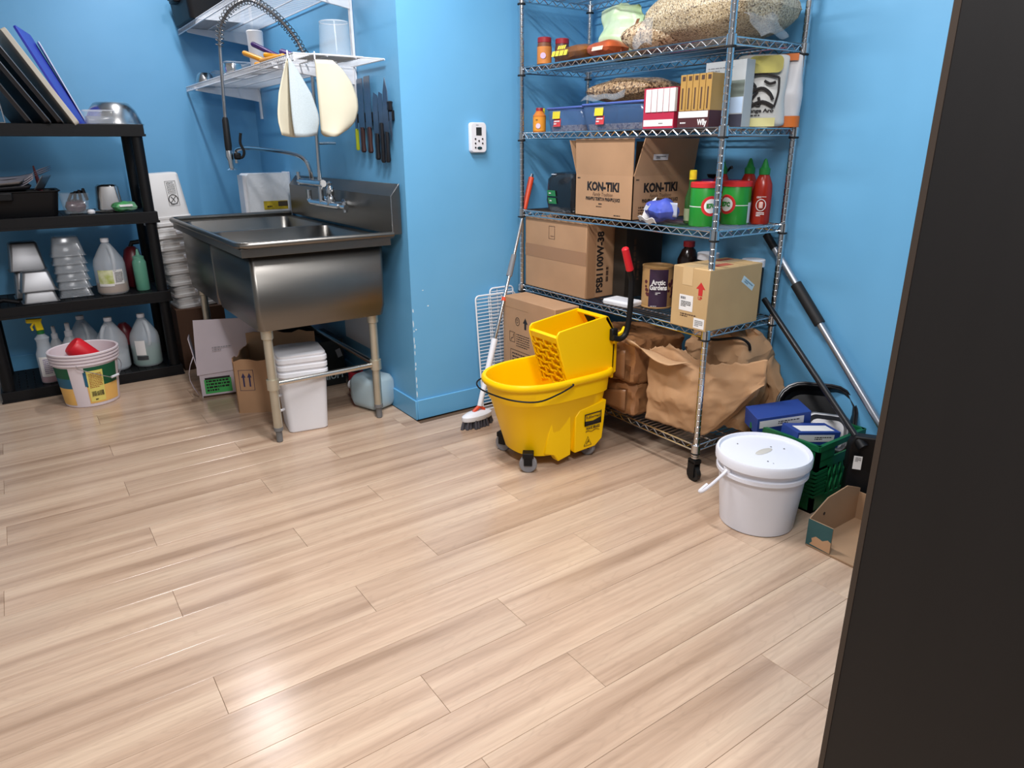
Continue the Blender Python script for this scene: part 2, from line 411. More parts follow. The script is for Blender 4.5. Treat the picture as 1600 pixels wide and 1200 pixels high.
# chipped paint along the pillar corner and a few knocks
CHIP_ = mat('bare_plaster', (206, 222, 232), 0.7); rndc = random.Random(11)
wp = [o for o in COL.objects if o.name == 'wall_sink_side'][0]
def chip(x, z, w_, h_):
    pts = [(x+w_*0.5*math.cos(a_)*rndc.uniform(0.5, 1.0), 0.0096, z+h_*0.5*math.sin(a_)*rndc.uniform(0.5, 1.0)) for a_ in [2*PI*i/7 for i in range(7)]]
    MB().prism(pts, (0, 0.0003, 0)).build('paint_chip', CHIP_, wp)
for i in range(11): chip(0.014+rndc.uniform(0, 0.003), 0.135+0.042*i+rndc.uniform(-0.012, 0.012), 0.009, rndc.uniform(0.012, 0.045))
chip(0.10, 0.58, 0.012, 0.010); chip(0.075, 0.66, 0.012, 0.007); chip(0.028, 0.47, 0.012, 0.008)

# ---------------------------------------------------------------- thermostat on the pillar
t = thing('thermostat', 'white wall thermostat with a small dark display on blue pillar', 'thermostat', (0.40, 0.009, 1.36))
rg = lambda s, y: [(p[0], y, p[1]) for p in rrect(0.043*s, 0.068*s, 0.014, 0)]
MB().loft([rg(1, 0), rg(1, -0.018), rg(0.95, -0.024)]).build('housing', WHITEPL, t)
MB().obox((0, -0.0245, 0.028), (0.030, 0.002, 0.036)).build('display', mat('lcd_dark', (46, 50, 50), 0.2), t)
for i, (x, z) in enumerate(((-0.02, -0.006), (0.02, -0.006), (-0.02, -0.026), (0.02, -0.026), (-0.02, -0.045), (0.0, -0.015))):
    MB().cyl((x, -0.024, z), (x, -0.0262, z), 0.0042, n=10).build('button', INK, t)
MB().lathe([(0.011, 0), (0.011, 0.002)], 16).build('badge', mat('teal_badge', (30, 60, 66), 0.4), t, loc=(0.003, -0.0243, -0.047), rot=(PI/2, 0, 0)).scale = (1.2, 0.6, 1)
bars(t, GREYPL, (0, -0.0242, 0.056), NY, UP, 0.03, 0.005, 1)

# ---------------------------------------------------------------- chrome wire shelving unit
RX0, RX1, RY0, RY1 = 0.621, 1.040, -1.272, -0.056
RZ = [0.131, 0.612, 0.992, 1.355, 1.647, 1.950]      # bottom wires of each shelf
ST = 0.024
SZ = [z+ST+0.003 for z in RZ]
rack = thing('wire_shelving_unit', 'tall chrome wire shelving unit on casters along the right blue wall', 'shelving unit', ((RX0+RX1)/2, (RY0+RY1)/2, 0))
hx, hy = (RX1-RX0)/2, (RY1-RY0)/2
def truss(mb, a, b, z):
    a = Vector(a); b = Vector(b); L = (b-a).length; d = (b-a)/L; n = max(2, int(round(L/0.052)))
    mb.cyl(a+Vector((0,0,z)), b+Vector((0,0,z)), 0.0034, n=6); mb.cyl(a+Vector((0,0,z+ST)), b+Vector((0,0,z+ST)), 0.0034, n=6)
    pts = []
    for i in range(n):
        pts += [a+d*(L*i/n)+Vector((0,0,z+0.002)), a+d*(L*(i+0.5)/n)+Vector((0,0,z+ST-0.002))]
    pts.append(b+Vector((0,0,z+0.002)))
    mb.tube(pts, 0.0024, 5)
fm = MB()
for y in (-hy, hy): truss(fm, (-hx, y, 0), (hx, y, 0), 0)
for x in (-hx, hx): truss(fm, (x, -hy, 0), (x, hy, 0), 0)
fme = fm.mesh('shelf'); fme.materials.append(CHROME)
mm_ = MB()
for i in range(49):
    y = -hy + 0.014 + (2*hy-0.028)*i/48
    mm_.cyl((-hx, y, ST+0.0018), (hx, y, ST+0.0018), 0.0019, n=5, caps=False)
for x in (-0.105, 0.0, 0.105): mm_.cyl((x, -hy, ST-0.004), (x, hy, ST-0.004), 0.0030, n=6, caps=False)
mme = mm_.mesh('wire_mat'); mme.materials.append(mat('chrome_mat_wire', (178, 180, 184), 0.28, 1.0))
cme = MB().lathe([(0.0150, -0.004), (0.0185, 0.0), (0.0175, 0.034), (0.0150, 0.036)], 16).mesh('collar'); cme.materials.append(CHROME)
rme = MB().lathe([(0.0145, -0.008), (0.0195, -0.006), (0.0195, -0.002), (0.0145, 0.0)], 16).mesh('clip'); rme.materials.append(BLACKRUB)
for z in RZ:
    s_ = link('shelf', fme, rack, loc=(0, 0, z)); link('wire_mat', mme, s_)
    for sx in (-1, 1):
        for sy in (-1, 1):
            link('collar', cme, s_, loc=(sx*hx, sy*hy, -0.005)); link('clip', rme, s_, loc=(sx*hx, sy*hy, -0.005))
pr = [(0.0127, 0.115)]; z = 0.14
while z < 2.02:
    pr += [(0.0127, z), (0.0116, z+0.0015), (0.0116, z+0.0035), (0.0127, z+0.005)]; z += 0.0254
pr += [(0.0127, 2.03), (0.010, 2.035)]
pme = MB().lathe(pr, 14).mesh('post'); pme.materials.append(CHROME)
ckm = MB().box(-0.017, -0.011, -0.016, 0.022, 0.02, 0.088).box(0.011, 0.017, -0.016, 0.022, 0.02, 0.088).box(-0.017, 0.017, -0.020, 0.022, 0.080, 0.096).mesh('caster'); ckm.materials.append(BLACKPL)
wkm = MB().cyl((-0.010, 0, 0.033), (0.010, 0, 0.033), 0.033, n=24).mesh('wheel'); wkm.materials.append(BLACKRUB)
skm = MB().lathe([(0.010, 0.09), (0.010, 0.10), (0.0165, 0.102), (0.0165, 0.108), (0.012, 0.110), (0.0165, 0.113), (0.0165, 0.118)], 16).mesh('stem'); skm.materials.append(CHROME)
for sx in (-1, 1):
    for sy in (-1, 1):
        link('post', pme, rack, loc=(sx*hx, sy*hy, 0))
        c = link('caster', ckm, rack, loc=(sx*hx, sy*hy, 0), rot=(0, 0, 0.35*sx+0.2)); link('wheel', wkm, c); link('stem', skm, c)
# ---------------------------------------------------------------- two-bowl stainless sink
sk = thing('stainless_sink', 'two-bowl stainless steel sink with tall splashback on four legs', 'sink', (-0.37, 0.78, 0))
OX, OY = -0.37, 0.78
X0, X1, Y0, Y1 = -0.745-OX, -0.045-OX, 0.05-OY, 1.50-OY       # rim outline, local
zt = 0.945
# rolled rim on three sides (front, near end, far end)
rim_pts = [(X1, Y0, zt-0.012), (X0+0.04, Y0, zt-0.012), (X0+0.012, Y0+0.012, zt-0.012), (X0, Y0+0.04, zt-0.012), (X0, Y1-0.04, zt-0.012), (X0+0.012, Y1-0.012, zt-0.012), (X0+0.04, Y1, zt-0.012), (X1, Y1, zt-0.012)]
MB().tube(rim_pts, 0.014, 12).build('rolled_rim', STEEL, sk)
# deck plate with two bowl openings
bx0, bx1 = -0.690-OX, -0.095-OX; yb = [(0.115-OY, 0.770-OY), (0.800-OY, 1.44-OY)]
dk = MB()
dz0, dz1 = zt-0.030, zt-0.026
dk.box(X0, bx0, Y0, Y1, dz0, dz1); dk.box(bx1, X1, Y0, Y1, dz0, dz1)
dk.box(bx0, bx1, Y0, yb[0][0], dz0, dz1); dk.box(bx0, bx1, yb[0][1], yb[1][0], dz0, dz1); dk.box(bx0, bx1, yb[1][1], Y1, dz0, dz1)
dk.build('deck', STEEL, sk)
for a, b in yb:
    c = ((bx0+bx1)/2, (a+b)/2); h0, h1 = (bx1-bx0)/2, (b-a)/2; zb = 0.555
    o = MB().loft([rrect(h0, h1, 0.045, dz1, *c), rrect(h0-0.004, h1-0.004, 0.045, zb+0.05, *c), rrect(h0-0.02, h1-0.02, 0.05, zb+0.008, *c), rrect(h0-0.07, h1-0.07, 0.05, zb, *c)], cap0=False).build('bowl', STEEL, sk, solid=0.003)
    MB().lathe([(0.05, zb+0.001), (0.05, zb+0.005), (0.035, zb+0.006), (0.03, zb-0.03)], 20, c).build('drain', CHROME, o)
# outside skirts of the basin: front (towards -X), near end (towards -Y), far end, back
ap = MB(); ap.box(X0+0.006, X1-0.012, Y0+0.006, Y0+0.010, zt-0.062, zt-0.018); ap.box(X0+0.006, X0+0.010, Y0+0.010, Y1-0.02, zt-0.062, zt-0.018); ap.box(X0+0.02, X1-0.012, Y1-0.010, Y1-0.006, zt-0.062, zt-0.018)
ap.build('apron', STEEL, sk, bevel=0.001)
MB().loft([rrect(0.310, 0.352, 0.02, zt-0.03, (bx0+bx1)/2, 0.44-OY), rrect(0.306, 0.347, 0.02, 0.60, (bx0+bx1)/2, 0.44-OY), rrect(0.300, 0.340, 0.03, 0.548, (bx0+bx1)/2, 0.44-OY)], cap0=False).build('bowl_skirt', STEEL, sk, solid=0.002)
MB().loft([rrect(0.310, 0.335, 0.02, zt-0.03, (bx0+bx1)/2, 1.132-OY), rrect(0.306, 0.332, 0.02, 0.60, (bx0+bx1)/2, 1.132-OY), rrect(0.300, 0.325, 0.03, 0.548, (bx0+bx1)/2, 1.132-OY)], cap0=False).build('bowl_skirt', STEEL, sk, solid=0.002)
# splashback with slanted top and near return
sp = [(-0.048-OX, zt-0.014), (-0.048-OX, 1.105), (-0.004-OX, 1.158), (-0.0015-OX, 1.158), (-0.0015-OX, zt-0.014)]
MB().prism([(x, 0.045-OY, z) for x, z in sp], (0, 1.425, 0)).build('splashback', STEEL, sk, bevel=0.002)
MB().tube([(-0.049-OX, 0.044-OY, zt-0.01), (-0.049-OX, 0.044-OY, 1.105), (-0.004-OX, 0.044-OY, 1.159)], 0.0022, 6).build('seam', mat('bright_weld', (225, 225, 225), 0.25, 1.0), sk)
# legs
for x, y in ((-0.652, 0.142), (-0.135, 0.152), (-0.652, 1.38), (-0.135, 1.38)):
    lg = MB().lathe([(0.0205, 0.06), (0.0205, 0.50), (0.027, 0.505), (0.027, 0.552)], 18).build('leg', STEEL_LEG, sk, loc=(x-OX, y-OY, 0))
    MB().lathe([(0.012, 0.0), (0.0150, 0.004), (0.0150, 0.055), (0.022, 0.058), (0.022, 0.075)], 16).build('foot', mat('grey_foot', (112, 112, 112), 0.5), lg)
    MB().lathe([(0.028, 0.262), (0.028, 0.312)], 18).build('bracket_collar', STEEL_LEG, lg)
for a, b in (((-0.652, 0.142), (-0.135, 0.152)), ((-0.135, 0.152), (-0.135, 1.38)), ((-0.652, 1.38), (-0.135, 1.38))):
    MB().cyl((a[0]-OX, a[1]-OY, 0.287), (b[0]-OX, b[1]-OY, 0.287), 0.0135).build('cross_rail', mat('bright_tube', (214, 212, 206), 0.25, 1.0), sk)

# ---------------------------------------------------------------- faucet with pre-rinse sprayer
fc = thing('prerinse_faucet', 'chrome wall faucet with long spout and coiled pre-rinse spray hose', 'faucet', (-0.05, 0.72, 1.06))
def F(x, y, z): return (x+0.05, y-0.72, z-1.06)
MB().cyl(F(-0.047, 0.60, 1.035), F(-0.115, 0.60, 1.035), 0.017).cyl(F(-0.047, 0.86, 1.035), F(-0.115, 0.86, 1.035), 0.017).cyl(F(-0.115, 0.50, 1.035), F(-0.115, 0.90, 1.035), 0.018).cyl(F(-0.049, 0.60, 1.035), F(-0.056, 0.60, 1.035), 0.032).cyl(F(-0.049, 0.86, 1.035), F(-0.056, 0.86, 1.035), 0.032).build('valve_body', CHROME, fc)
MB().cyl(F(-0.115, 0.50, 1.035), F(-0.115, 0.42, 1.035), 0.011, 0.014).cyl(F(-0.115, 0.435, 1.06), F(-0.115, 0.435, 1.01), 0.010).build('lever', CHROME, fc)
MB().lathe([(0.020, 0), (0.022, 0.03), (0.016, 0.045), (0.020, 0.06), (0.020, 0.085), (0.010, 0.1), (0.014, 0.11), (0.006, 0.12)], 14).build('valve_knob', CHROME, fc, loc=F(-0.115, 0.62, 1.035))
MB().tube(smooth_path([F(-0.115, 0.90, 1.035), F(-0.115, 0.935, 1.045), F(-0.115, 0.94, 1.08), F(-0.115, 0.94, 1.10)], 5), 0.015, 10).build('elbow', CHROME, fc)
MB().cyl(F(-0.12, 0.70, 1.14), F(-0.12, 1.02, 1.14), 0.019).cyl(F(-0.12, 0.74, 1.03), F(-0.12, 0.74, 1.17), 0.013).cyl(F(-0.12, 1.02, 1.14), F(-0.12, 1.08, 1.14), 0.011).build('upper_body', CHROME, fc)
MB().cyl(F(-0.12, 1.07, 1.12), F(-0.12, 1.07, 1.19), 0.0085, 0.011).build('upper_lever', CHROME, fc)
MB().tube(smooth_path([F(-0.12, 0.86, 1.15), F(-0.13, 0.85, 1.21), F(-0.15, 0.87, 1.262), F(-0.18, 0.96, 1.288), F(-0.24, 1.12, 1.305), F(-0.31, 1.34, 1.318), F(-0.345, 1.42, 1.310), F(-0.352, 1.435, 1.28), F(-0.352, 1.435, 1.245)], 6), 0.0105, 10).build('spout', CHROME, fc)
MB().lathe([(0.013, -0.012), (0.013, 0.0)], 12).build('aerator', CHROME, fc, loc=F(-0.352, 1.435, 1.247))
MB().cyl(F(-0.12, 0.74, 1.16), F(-0.12, 0.705, 1.735), 0.0105).cyl(F(-0.12, 0.733, 1.34), F(-0.02, 0.733, 1.34), 0.007).build('riser', CHROME, fc)
hose = smooth_path([(-0.121, 0.703, 1.725), (-0.147, 0.737, 1.769), (-0.163, 0.758, 1.818), (-0.191, 0.797, 1.878), (-0.241, 0.865, 1.954), (-0.303, 0.949, 2.012), (-0.348, 1.011, 2.012), (-0.398, 1.08, 1.968), (-0.434, 1.128, 1.885), (-0.447, 1.145, 1.704), (-0.456, 1.158, 1.469)], 7)
MB().tube([F(*p) for p in hose], 0.0085, 8).build('flex_hose', mat('steel_braid', (150, 150, 152), 0.35, 0.9, bump=0.4, bscale=300), fc)
# spring coiled around the upper arc
arc = hose[:60]; cum = [0]
for a, b in zip(arc, arc[1:]): cum.append(cum[-1]+(b-a).length)
tot = cum[-1]; turns = 38; cp = []
nvec = Vector((0.45, 0.33, 0)).normalized()
for i in range(turns*8+1):
    s = tot*i/(turns*8); k = max(j for j in range(len(cum)) if cum[j] <= s+1e-9); k = min(k, len(arc)-2)
    q = arc[k].lerp(arc[k+1], (s-cum[k])/max(1e-6, cum[k+1]-cum[k])); T = (arc[k+1]-arc[k]).normalized(); u = T.cross(nvec).normalized(); an = 2*PI*i/8
    cp.append(F(*(q + (u*math.cos(an)+nvec*math.sin(an))*0.0205)))
MB().tube(cp, 0.0021, 5).build('spring', mat('dark_spring_wire', (110, 104, 98), 0.35, 0.9), fc)
MB().tube([F(-0.456, 1.158, 1.475), F(-0.457, 1.159, 1.46), F(-0.458, 1.16, 1.33), F(-0.459, 1.16, 1.305)], [0.0115, 0.0165, 0.0185, 0.016], 12).build('spray_grip', BLACKRUB, fc)
MB().tube([F(-0.459, 1.16, 1.305), F(-0.458, 1.158, 1.275), F(-0.456, 1.15, 1.25), F(-0.456, 1.15, 1.215), F(-0.456, 1.15, 1.206)], [0.019, 0.021, 0.015, 0.014, 0.028], 14).build('spray_head', CHROME, fc)
MB().tube(smooth_path([F(-0.440, 1.14, 1.283), F(-0.405, 1.12, 1.27), F(-0.392, 1.11, 1.30), F(-0.405, 1.115, 1.345), F(-0.398, 1.11, 1.395)], 5), 0.0075, 8).build('spray_lever', BLACKRUB, fc)
MB().obox(F(-0.425, 1.13, 1.277), (0.035, 0.03, 0.035)).build('valve_block', BLACKPL, fc, bevel=0.008)

# ---------------------------------------------------------------- white ventilated wall shelves
def wall_shelf(z, label, group):
    t = thing('wall_shelf', label, 'shelf', (0.008, 1.15, z), 0, group)
    xa, xb, ya, yb_ = -0.42, -0.012, 0.12-1.15, 2.185-1.15
    m = MB(); n = 82
    for i in range(n+1):
        y = ya+(yb_-ya)*i/n; m.cyl((xa, y, 0), (xb, y, 0), 0.0017, n=5, caps=False); m.cyl((xa, y, 0), (xa, y, -0.026), 0.0016, n=5, caps=False)
    m.build('wire_deck', WHITEWIRE, t)
    m = MB()
    for x, zz in ((xa, 0), (xa, -0.026), ((xa+xb)/2-0.06, -0.003), ((xa+xb)/2+0.07, -0.003), (xb, -0.002)): m.cyl((x, ya, zz), (x, yb_, zz), 0.0034, n=8)
    m.cyl((xa, ya, 0), (xb, ya, 0), 0.0026, n=6)
    m.build('rail_wires', WHITEWIRE, t)
    for y in (0.47-1.15, 2.04-1.15):
        MB().prism([(-0.41, y-0.006, -0.005), (0.0, y-0.006, -0.005), (0.0, y-0.006, -0.085), (-0.06, y-0.006, -0.075), (-0.40, y-0.006, -0.028)], (0, 0.012, 0)).build('bracket', WHITEWIRE, t, bevel=0.002)
    return t
wall_shelf(1.690, 'lower white wire wall shelf above the sink, strainers hanging from it', 'white wire wall shelves')
wall_shelf(2.020, 'upper white wire wall shelf at the top edge, holding a black tub', 'white wire wall shelves')
for i, y in enumerate((0.47, 2.04)):
    s = MB().box(-0.004, 0.009, y-0.0125, y+0.0125, 1.50, 2.45).build('shelf_standard', WHITEWIRE, bevel=0.002)
    tag(s, ['slotted white upright rail between knives and wire shelves', 'slotted white upright rail at the far corner behind wire shelves'][i], 'rail')
# ---------------------------------------------------------------- yellow mop bucket
bk = thing('mop_bucket', 'yellow mop bucket on casters with side-press wringer and red-gripped handle', 'mop bucket', (0.275, -0.69, 0))
def dring(z, xl, xr, hy, n=56):
    out = []
    for i in range(n):
        a = 2*PI*i/n; c, s = math.cos(a), math.sin(a)
        if c < 0: e, hx_, = 2.35, -xl
        else: e, hx_ = 6.0, xr
        out.append((math.copysign(abs(c)**(2/e), c)*hx_, math.copysign(abs(s)**(2/e), s)*hy, z))
    return out
MB().loft([dring(0.060, -0.165, 0.205, 0.150), dring(0.30, -0.243, 0.252, 0.172), dring(0.305, -0.250, 0.262, 0.179), dring(0.368, -0.262, 0.268, 0.182),
           dring(0.372, -0.275, 0.278, 0.192), dring(0.380, -0.281, 0.283, 0.197), dring(0.394, -0.281, 0.283, 0.197), dring(0.402, -0.275, 0.277, 0.191),
           dring(0.400, -0.262, 0.266, 0.179), dring(0.380, -0.254, 0.260, 0.172), dring(0.09, -0.158, 0.198, 0.143)], ).build('tub', YELLOW, bk, ang=50)
for sy in (-1, 1):
    y0 = sy*0.150; y1 = sy*0.172
    MB().prism([(0.047, y1, 0.050), (0.050, y1-sy*0.004, 0.215), (0.075, y1-sy*0.004, 0.243), (0.225, y1-sy*0.002, 0.262), (0.205, y1, 0.085), (0.165, y1, 0.055)], (0, -sy*0.03, 0)).build('wheel_housing', YELLOW, bk, bevel=0.004)
    MB().prism([(-0.095, sy*0.143, 0.070), (-0.085, sy*0.153, 0.16), (-0.07, sy*0.160, 0.235), (0.025, sy*0.1655, 0.235), (0.033, sy*0.164, 0.10), (0.032, sy*0.162, 0.043), (-0.035, sy*0.160, 0.028), (-0.055, sy*0.156, 0.060)], (0, -sy*0.04, 0)).build('skirt', YELLOW, bk, bevel=0.004)

for i, (x, y, a) in enumerate(((0.110, -0.807, 0.9), (0.433, -0.815, 0.35), (0.153, -0.560, 0.4), (0.452, -0.560, 0.2))):
    c = MB().box(-0.019, -0.014, -0.018, 0.018, 0.034, 0.085).box(0.014, 0.019, -0.018, 0.018, 0.034, 0.085).box(-0.022, 0.022, -0.024, 0.024, 0.070, 0.092).build('caster', BLACKPL, bk, loc=(x-0.275, y+0.69, 0), rot=(0, 0, a), bevel=0.004)
    MB().lathe([(0.024, -0.0125), (0.034, -0.0125), (0.038, -0.008), (0.038, 0.008), (0.034, 0.0125), (0.024, 0.0125)], 26).build('tyre', mat('grey_tyre', (132, 132, 136), 0.5), c, loc=(0, 0, 0.038), rot=(0, PI/2, 0))
    MB().lathe([(0.0245, -0.010), (0.0245, 0.010)], 20).build('wheel_hub', BLACKPL, c, loc=(0, 0, 0.038), rot=(0, PI/2, 0))
# wringer (local = world - (0.275, -0.69))
def W(x, y, z): return (x-0.275, y+0.69, z)
WYN, WYF = -0.845, -0.650
for y, s in ((WYN, 1), (WYF, -1)):
    MB().prism([W(0.226, y, 0.572), W(0.229, y, 0.592), W(0.240, y, 0.604), W(0.30, y, 0.612), W(0.495, y, 0.636), W(0.507, y, 0.630), W(0.552, y, 0.556), W(0.548, y, 0.40), W(0.500, y, 0.33), W(0.300, y, 0.33), W(0.286, y, 0.38)], (0, 0.008*s, 0)).build('wringer_side', YELLOW, bk, bevel=0.003)
MB().prism([W(0.495, WYN, 0.636), W(0.507, WYN, 0.630), W(0.552, WYN, 0.556), W(0.548, WYN, 0.35), W(0.536, WYN, 0.35), W(0.538, WYN, 0.556), W(0.490, WYN, 0.622)], (0, WYF-WYN, 0)).build('wringer_back', YELLOW, bk, bevel=0.002)
MB().obox(W(0.512, -0.735, 0.602), (0.05, 0.075, 0.016), Matrix.Rotation(math.radians(57), 3, 'Y')).build('grip_slot', mat('slot_shade_black', (10, 9, 8), 0.9), bk, bevel=0.004)  # solid black box paints the shade inside the open slot
# perforated press plate: frame, staggered ribs and recessed panel
A = Vector(W(0.232, 0, 0.574)); B = Vector(W(0.292, 0, 0.355)); dn = (B-A).normalized(); L = (B-A).length; nrm = Vector((dn.z, 0, -dn.x))
if nrm.x > 0: nrm = -nrm
ya, yb_ = WYN+0.69+0.008, WYF+0.69-0.008
def PP(v, y, o): q = A + dn*v + nrm*o; return Vector((q.x, y, q.z))
pl = MB().prism([PP(0, ya, -0.012), PP(L, ya, -0.012), PP(L, ya, -0.016), PP(0, ya, -0.016)], (0, yb_-ya, 0)).build('press_plate', YELLOW, bk)
def rib(mb, v0, v1, y0, y1): mb.prism([PP(v0, y0, 0.004), PP(v1, y0, 0.004), PP(v1, y0, -0.014), PP(v0, y0, -0.014)], (0, y1-y0, 0))
rb = MB(); rows = 7; rh = (L-0.02)/rows
rib(rb, -0.004, 0.022, ya, yb_)
for k in range(1, rows+1): 
    v = 0.016+rh*k; 
    for s in range(8):
        yy0 = ya+(yb_-ya)*s/8; yy1 = ya+(yb_-ya)*(s+1)/8; dv = 0.0045*math.sin(PI*(s/2+k))
        rib(rb, v-0.0035+dv, v+0.0035+dv, yy0, yy1)
for k in range(rows):
    v0 = 0.016+rh*k
    for s in ((0.04, 0.36, 0.70, 0.985) if k % 2 else (0.015, 0.2, 0.53, 0.86, 0.985)):
        y = ya+(yb_-ya)*s; rib(rb, v0, v0+rh, y-0.0045, y+0.0045)
rb.build('lattice', YELLOW, pl)
MB().prism([W(0.548, -0.835, 0.36), W(0.574, -0.835, 0.37), W(0.574, -0.835, 0.50), W(0.560, -0.835, 0.545), W(0.548, -0.835, 0.55)], (0, 0.17, 0)).build('mount_bracket', YELLOW, bk, bevel=0.004)
MB().prism([W(0.530, -0.850, 0.545), W(0.575, -0.850, 0.560), W(0.588, -0.850, 0.580), W(0.596, -0.850, 0.572), W(0.585, -0.850, 0.535), W(0.560, -0.850, 0.515), W(0.530, -0.850, 0.51)], (0, -0.014, 0)).build('handle_rest', YELLOW, bk, bevel=0.003)
MB().tube(smooth_path([W(0.510, -0.872, 0.545), W(0.545, -0.880, 0.535), W(0.575, -0.884, 0.556), W(0.588, -0.885, 0.62), W(0.593, -0.885, 0.70), W(0.594, -0.885, 0.775), W(0.586, -0.885, 0.81), W(0.577, -0.885, 0.835), W(0.552, -0.885, 0.90)], 5), 0.0125, 12).build('press_handle', BLACKPL, bk)
MB().tube([W(0.580, -0.885, 0.826), W(0.579, -0.885, 0.829), W(0.546, -0.885, 0.918), W(0.544, -0.885, 0.923)], [0.014, 0.0165, 0.0155, 0.011], 12).build('handle_grip', RED, bk)
MB().obox(W(0.528, -0.858, 0.552), (0.034, 0.022, 0.055)).build('pivot_block', BLACKPL, bk, bevel=0.006)
bl = smooth_path([W(0.281, -0.886, 0.384), W(0.275, -0.892, 0.378), W(0.20, -0.893, 0.358), W(0.10, -0.888, 0.345), W(0.02, -0.83, 0.350), W(-0.012, -0.72, 0.352), W(-0.010, -0.62, 0.352), W(0.03, -0.54, 0.350), W(0.10, -0.492, 0.345), W(0.20, -0.487, 0.358), W(0.281, -0.494, 0.384)], 6)
MB().tube(bl, 0.0036, 8).build('bail', BLACKPL, bk)
# printed marks on the near wheel housing
fy = -0.1738
lg = MB(); q = []
for (x0, z0, x1, z1) in ((0.098, 0.163, 0.194, 0.170), (0.098, 0.163, 0.102, 0.214), (0.190, 0.163, 0.194, 0.222), (0.098, 0.214, 0.194, 0.219)): lg.box(x0, x1, fy-0.0006, fy+0.0004, z0, z1)
lg.prism([(0.098, fy, 0.168), (0.194, fy, 0.168), (0.194, fy, 0.192), (0.146, fy, 0.182), (0.098, fy, 0.186)], (0, -0.0006, 0)); lg.build('logo_frame', INK, bk)
text(bk, 'Rubbermaid', (0.146, fy, 0.2015), NY, UP, 0.013, INK, 0.080, 0.0004)
text(bk, 'WAVE BRAKE', (0.146, fy, 0.150), NY, UP, 0.013, INK, 0.080, 0.0006)
MB().tube([(0.105+0.008*i, fy-0.0004, 0.136+0.003*math.sin(i*1.1)) for i in range(11)], 0.0012, 4).build('wave_line', INK, bk)
MB().tube([(0.098, fy-0.0002, 0.070), (0.140, fy-0.0002, 0.070), (0.119, fy-0.0002, 0.112)], 0.0013, 4, closed=True).build('warning_triangle', INK, bk)
MB().tube([(0.112, fy-0.0002, 0.077), (0.118, fy-0.0002, 0.090), (0.126, fy-0.0002, 0.083), (0.121, fy-0.0002, 0.098)], 0.0014, 4).build('warning_figure', INK, bk)

# ---------------------------------------------------------------- long-handled scrub brush leaning in the pillar corner
sb = thing('scrub_brush', 'long-handled scrub brush with white oval head and orange-red grip by pillar', 'brush', (0.215, -0.235, 0))
hd = [(0.090*math.cos(a), 0.040*math.sin(a)) for a in [2*PI*i/32 for i in range(32)]]
ca, sa = math.cos(0.10), math.sin(0.10)
hr = lambda k, z: [((x*ca-y*sa)*k, (x*sa+y*ca)*k, z) for x, y in hd]
MB().loft([hr(0.97, 0.040), hr(1.0, 0.046), hr(0.98, 0.062), hr(0.75, 0.072), hr(0.3, 0.078)]).build('brush_head', WHITEPL, sb)
br = MB(); rnd = random.Random(3)
for i in range(11):
    for j in range(5):
        x = -0.082+0.0164*i; y = -0.032+0.016*j
        if (x/0.088)**2+(y/0.038)**2 > 1: continue
        X, Y = x*ca-y*sa, x*sa+y*ca
        br.cyl((X, Y, 0.044), (X*1.12+rnd.uniform(-.003, .003), Y*1.14+rnd.uniform(-.003, .003), 0.001), 0.0055, 0.0088, n=7)
br.build('bristles', mat('grey_bristle', (74, 72, 80), 0.7, bump=0.6, bscale=400), sb)
P0 = Vector((0.225, -0.235, 0.075)); P1 = Vector((0.712, -0.022, 1.185)); o0 = Vector((0.215, -0.235, 0))
def al(s, e, r0, r1, nm, m, n=12): 
    a = P0.lerp(P1, s)-o0; b = P0.lerp(P1, e)-o0; return MB().cyl(a, b, r0, r1, n).build(nm, m, sb)
ORG = mat('orange_red_plastic', (214, 74, 40), 0.45)
MB().tube([P0-o0+Vector((-0.03, 0, 0.0)), P0.lerp(P1, 0.02)-o0, P0.lerp(P1, 0.05)-o0], 0.010, 8).tube([P0-o0+Vector((0.035, 0, 0.0)), P0.lerp(P1, 0.02)-o0], 0.008, 8).build('swivel', ORG, sb)
al(0.02, 0.30, 0.0125, 0.0165, 'handle_socket', WHITEPL); al(0.29, 0.86, 0.0085, 0.0085, 'pole', CHROME); al(0.46, 0.475, 0.012, 0.012, 'lock_ring', ORG)
al(0.565, 0.655, 0.0155, 0.0135, 'grey_grip', GREYPL); al(0.84, 0.985, 0.0135, 0.0145, 'end_grip', ORG); al(0.985, 1.0, 0.011, 0.008, 'hang_cap', CHROME)

# ---------------------------------------------------------------- white coated wire grids leaning on the pillar
def grid_panel(label, xl, w_, h, yb, yt, dz=0.0):
    t = thing('wire_grid_panel', label, 'wire grid', (xl+w_/2, yb, 0.0), 0, 'white wire grids against the pillar', rot=(-math.atan2(yt-yb, h), 0, 0))
    fr = [(p[0], 0, p[1]+h/2+0.004) for p in rrect(w_/2, h/2, 0.02, 0)]
    MB().tube(fr, 0.0042, 7, closed=True).build('frame_wire', WHITEWIRE, t)
    m = MB(); n = int(h/0.0175)
    for i in range(1, n):
        z = 0.004+h*i/n; m.cyl((-w_/2, 0.003, z), (w_/2, 0.003, z), 0.0024, n=5, caps=False)
    m.build('cross_wires', WHITEWIRE, t)
    m = MB()
    for x in (-w_/6, w_/6): m.cyl((x, 0.006, 0.006), (x, 0.006, h), 0.0026, n=6)
    m.build('stay_wires', WHITEWIRE, t); return t
grid_panel('white wire grid leaning on pillar, the taller one at the back', 0.452, 0.145, 0.625, -0.060, -0.008)
grid_panel('white wire grid leaning on pillar, the wider one in front', 0.350, 0.245, 0.600, -0.085, -0.030)

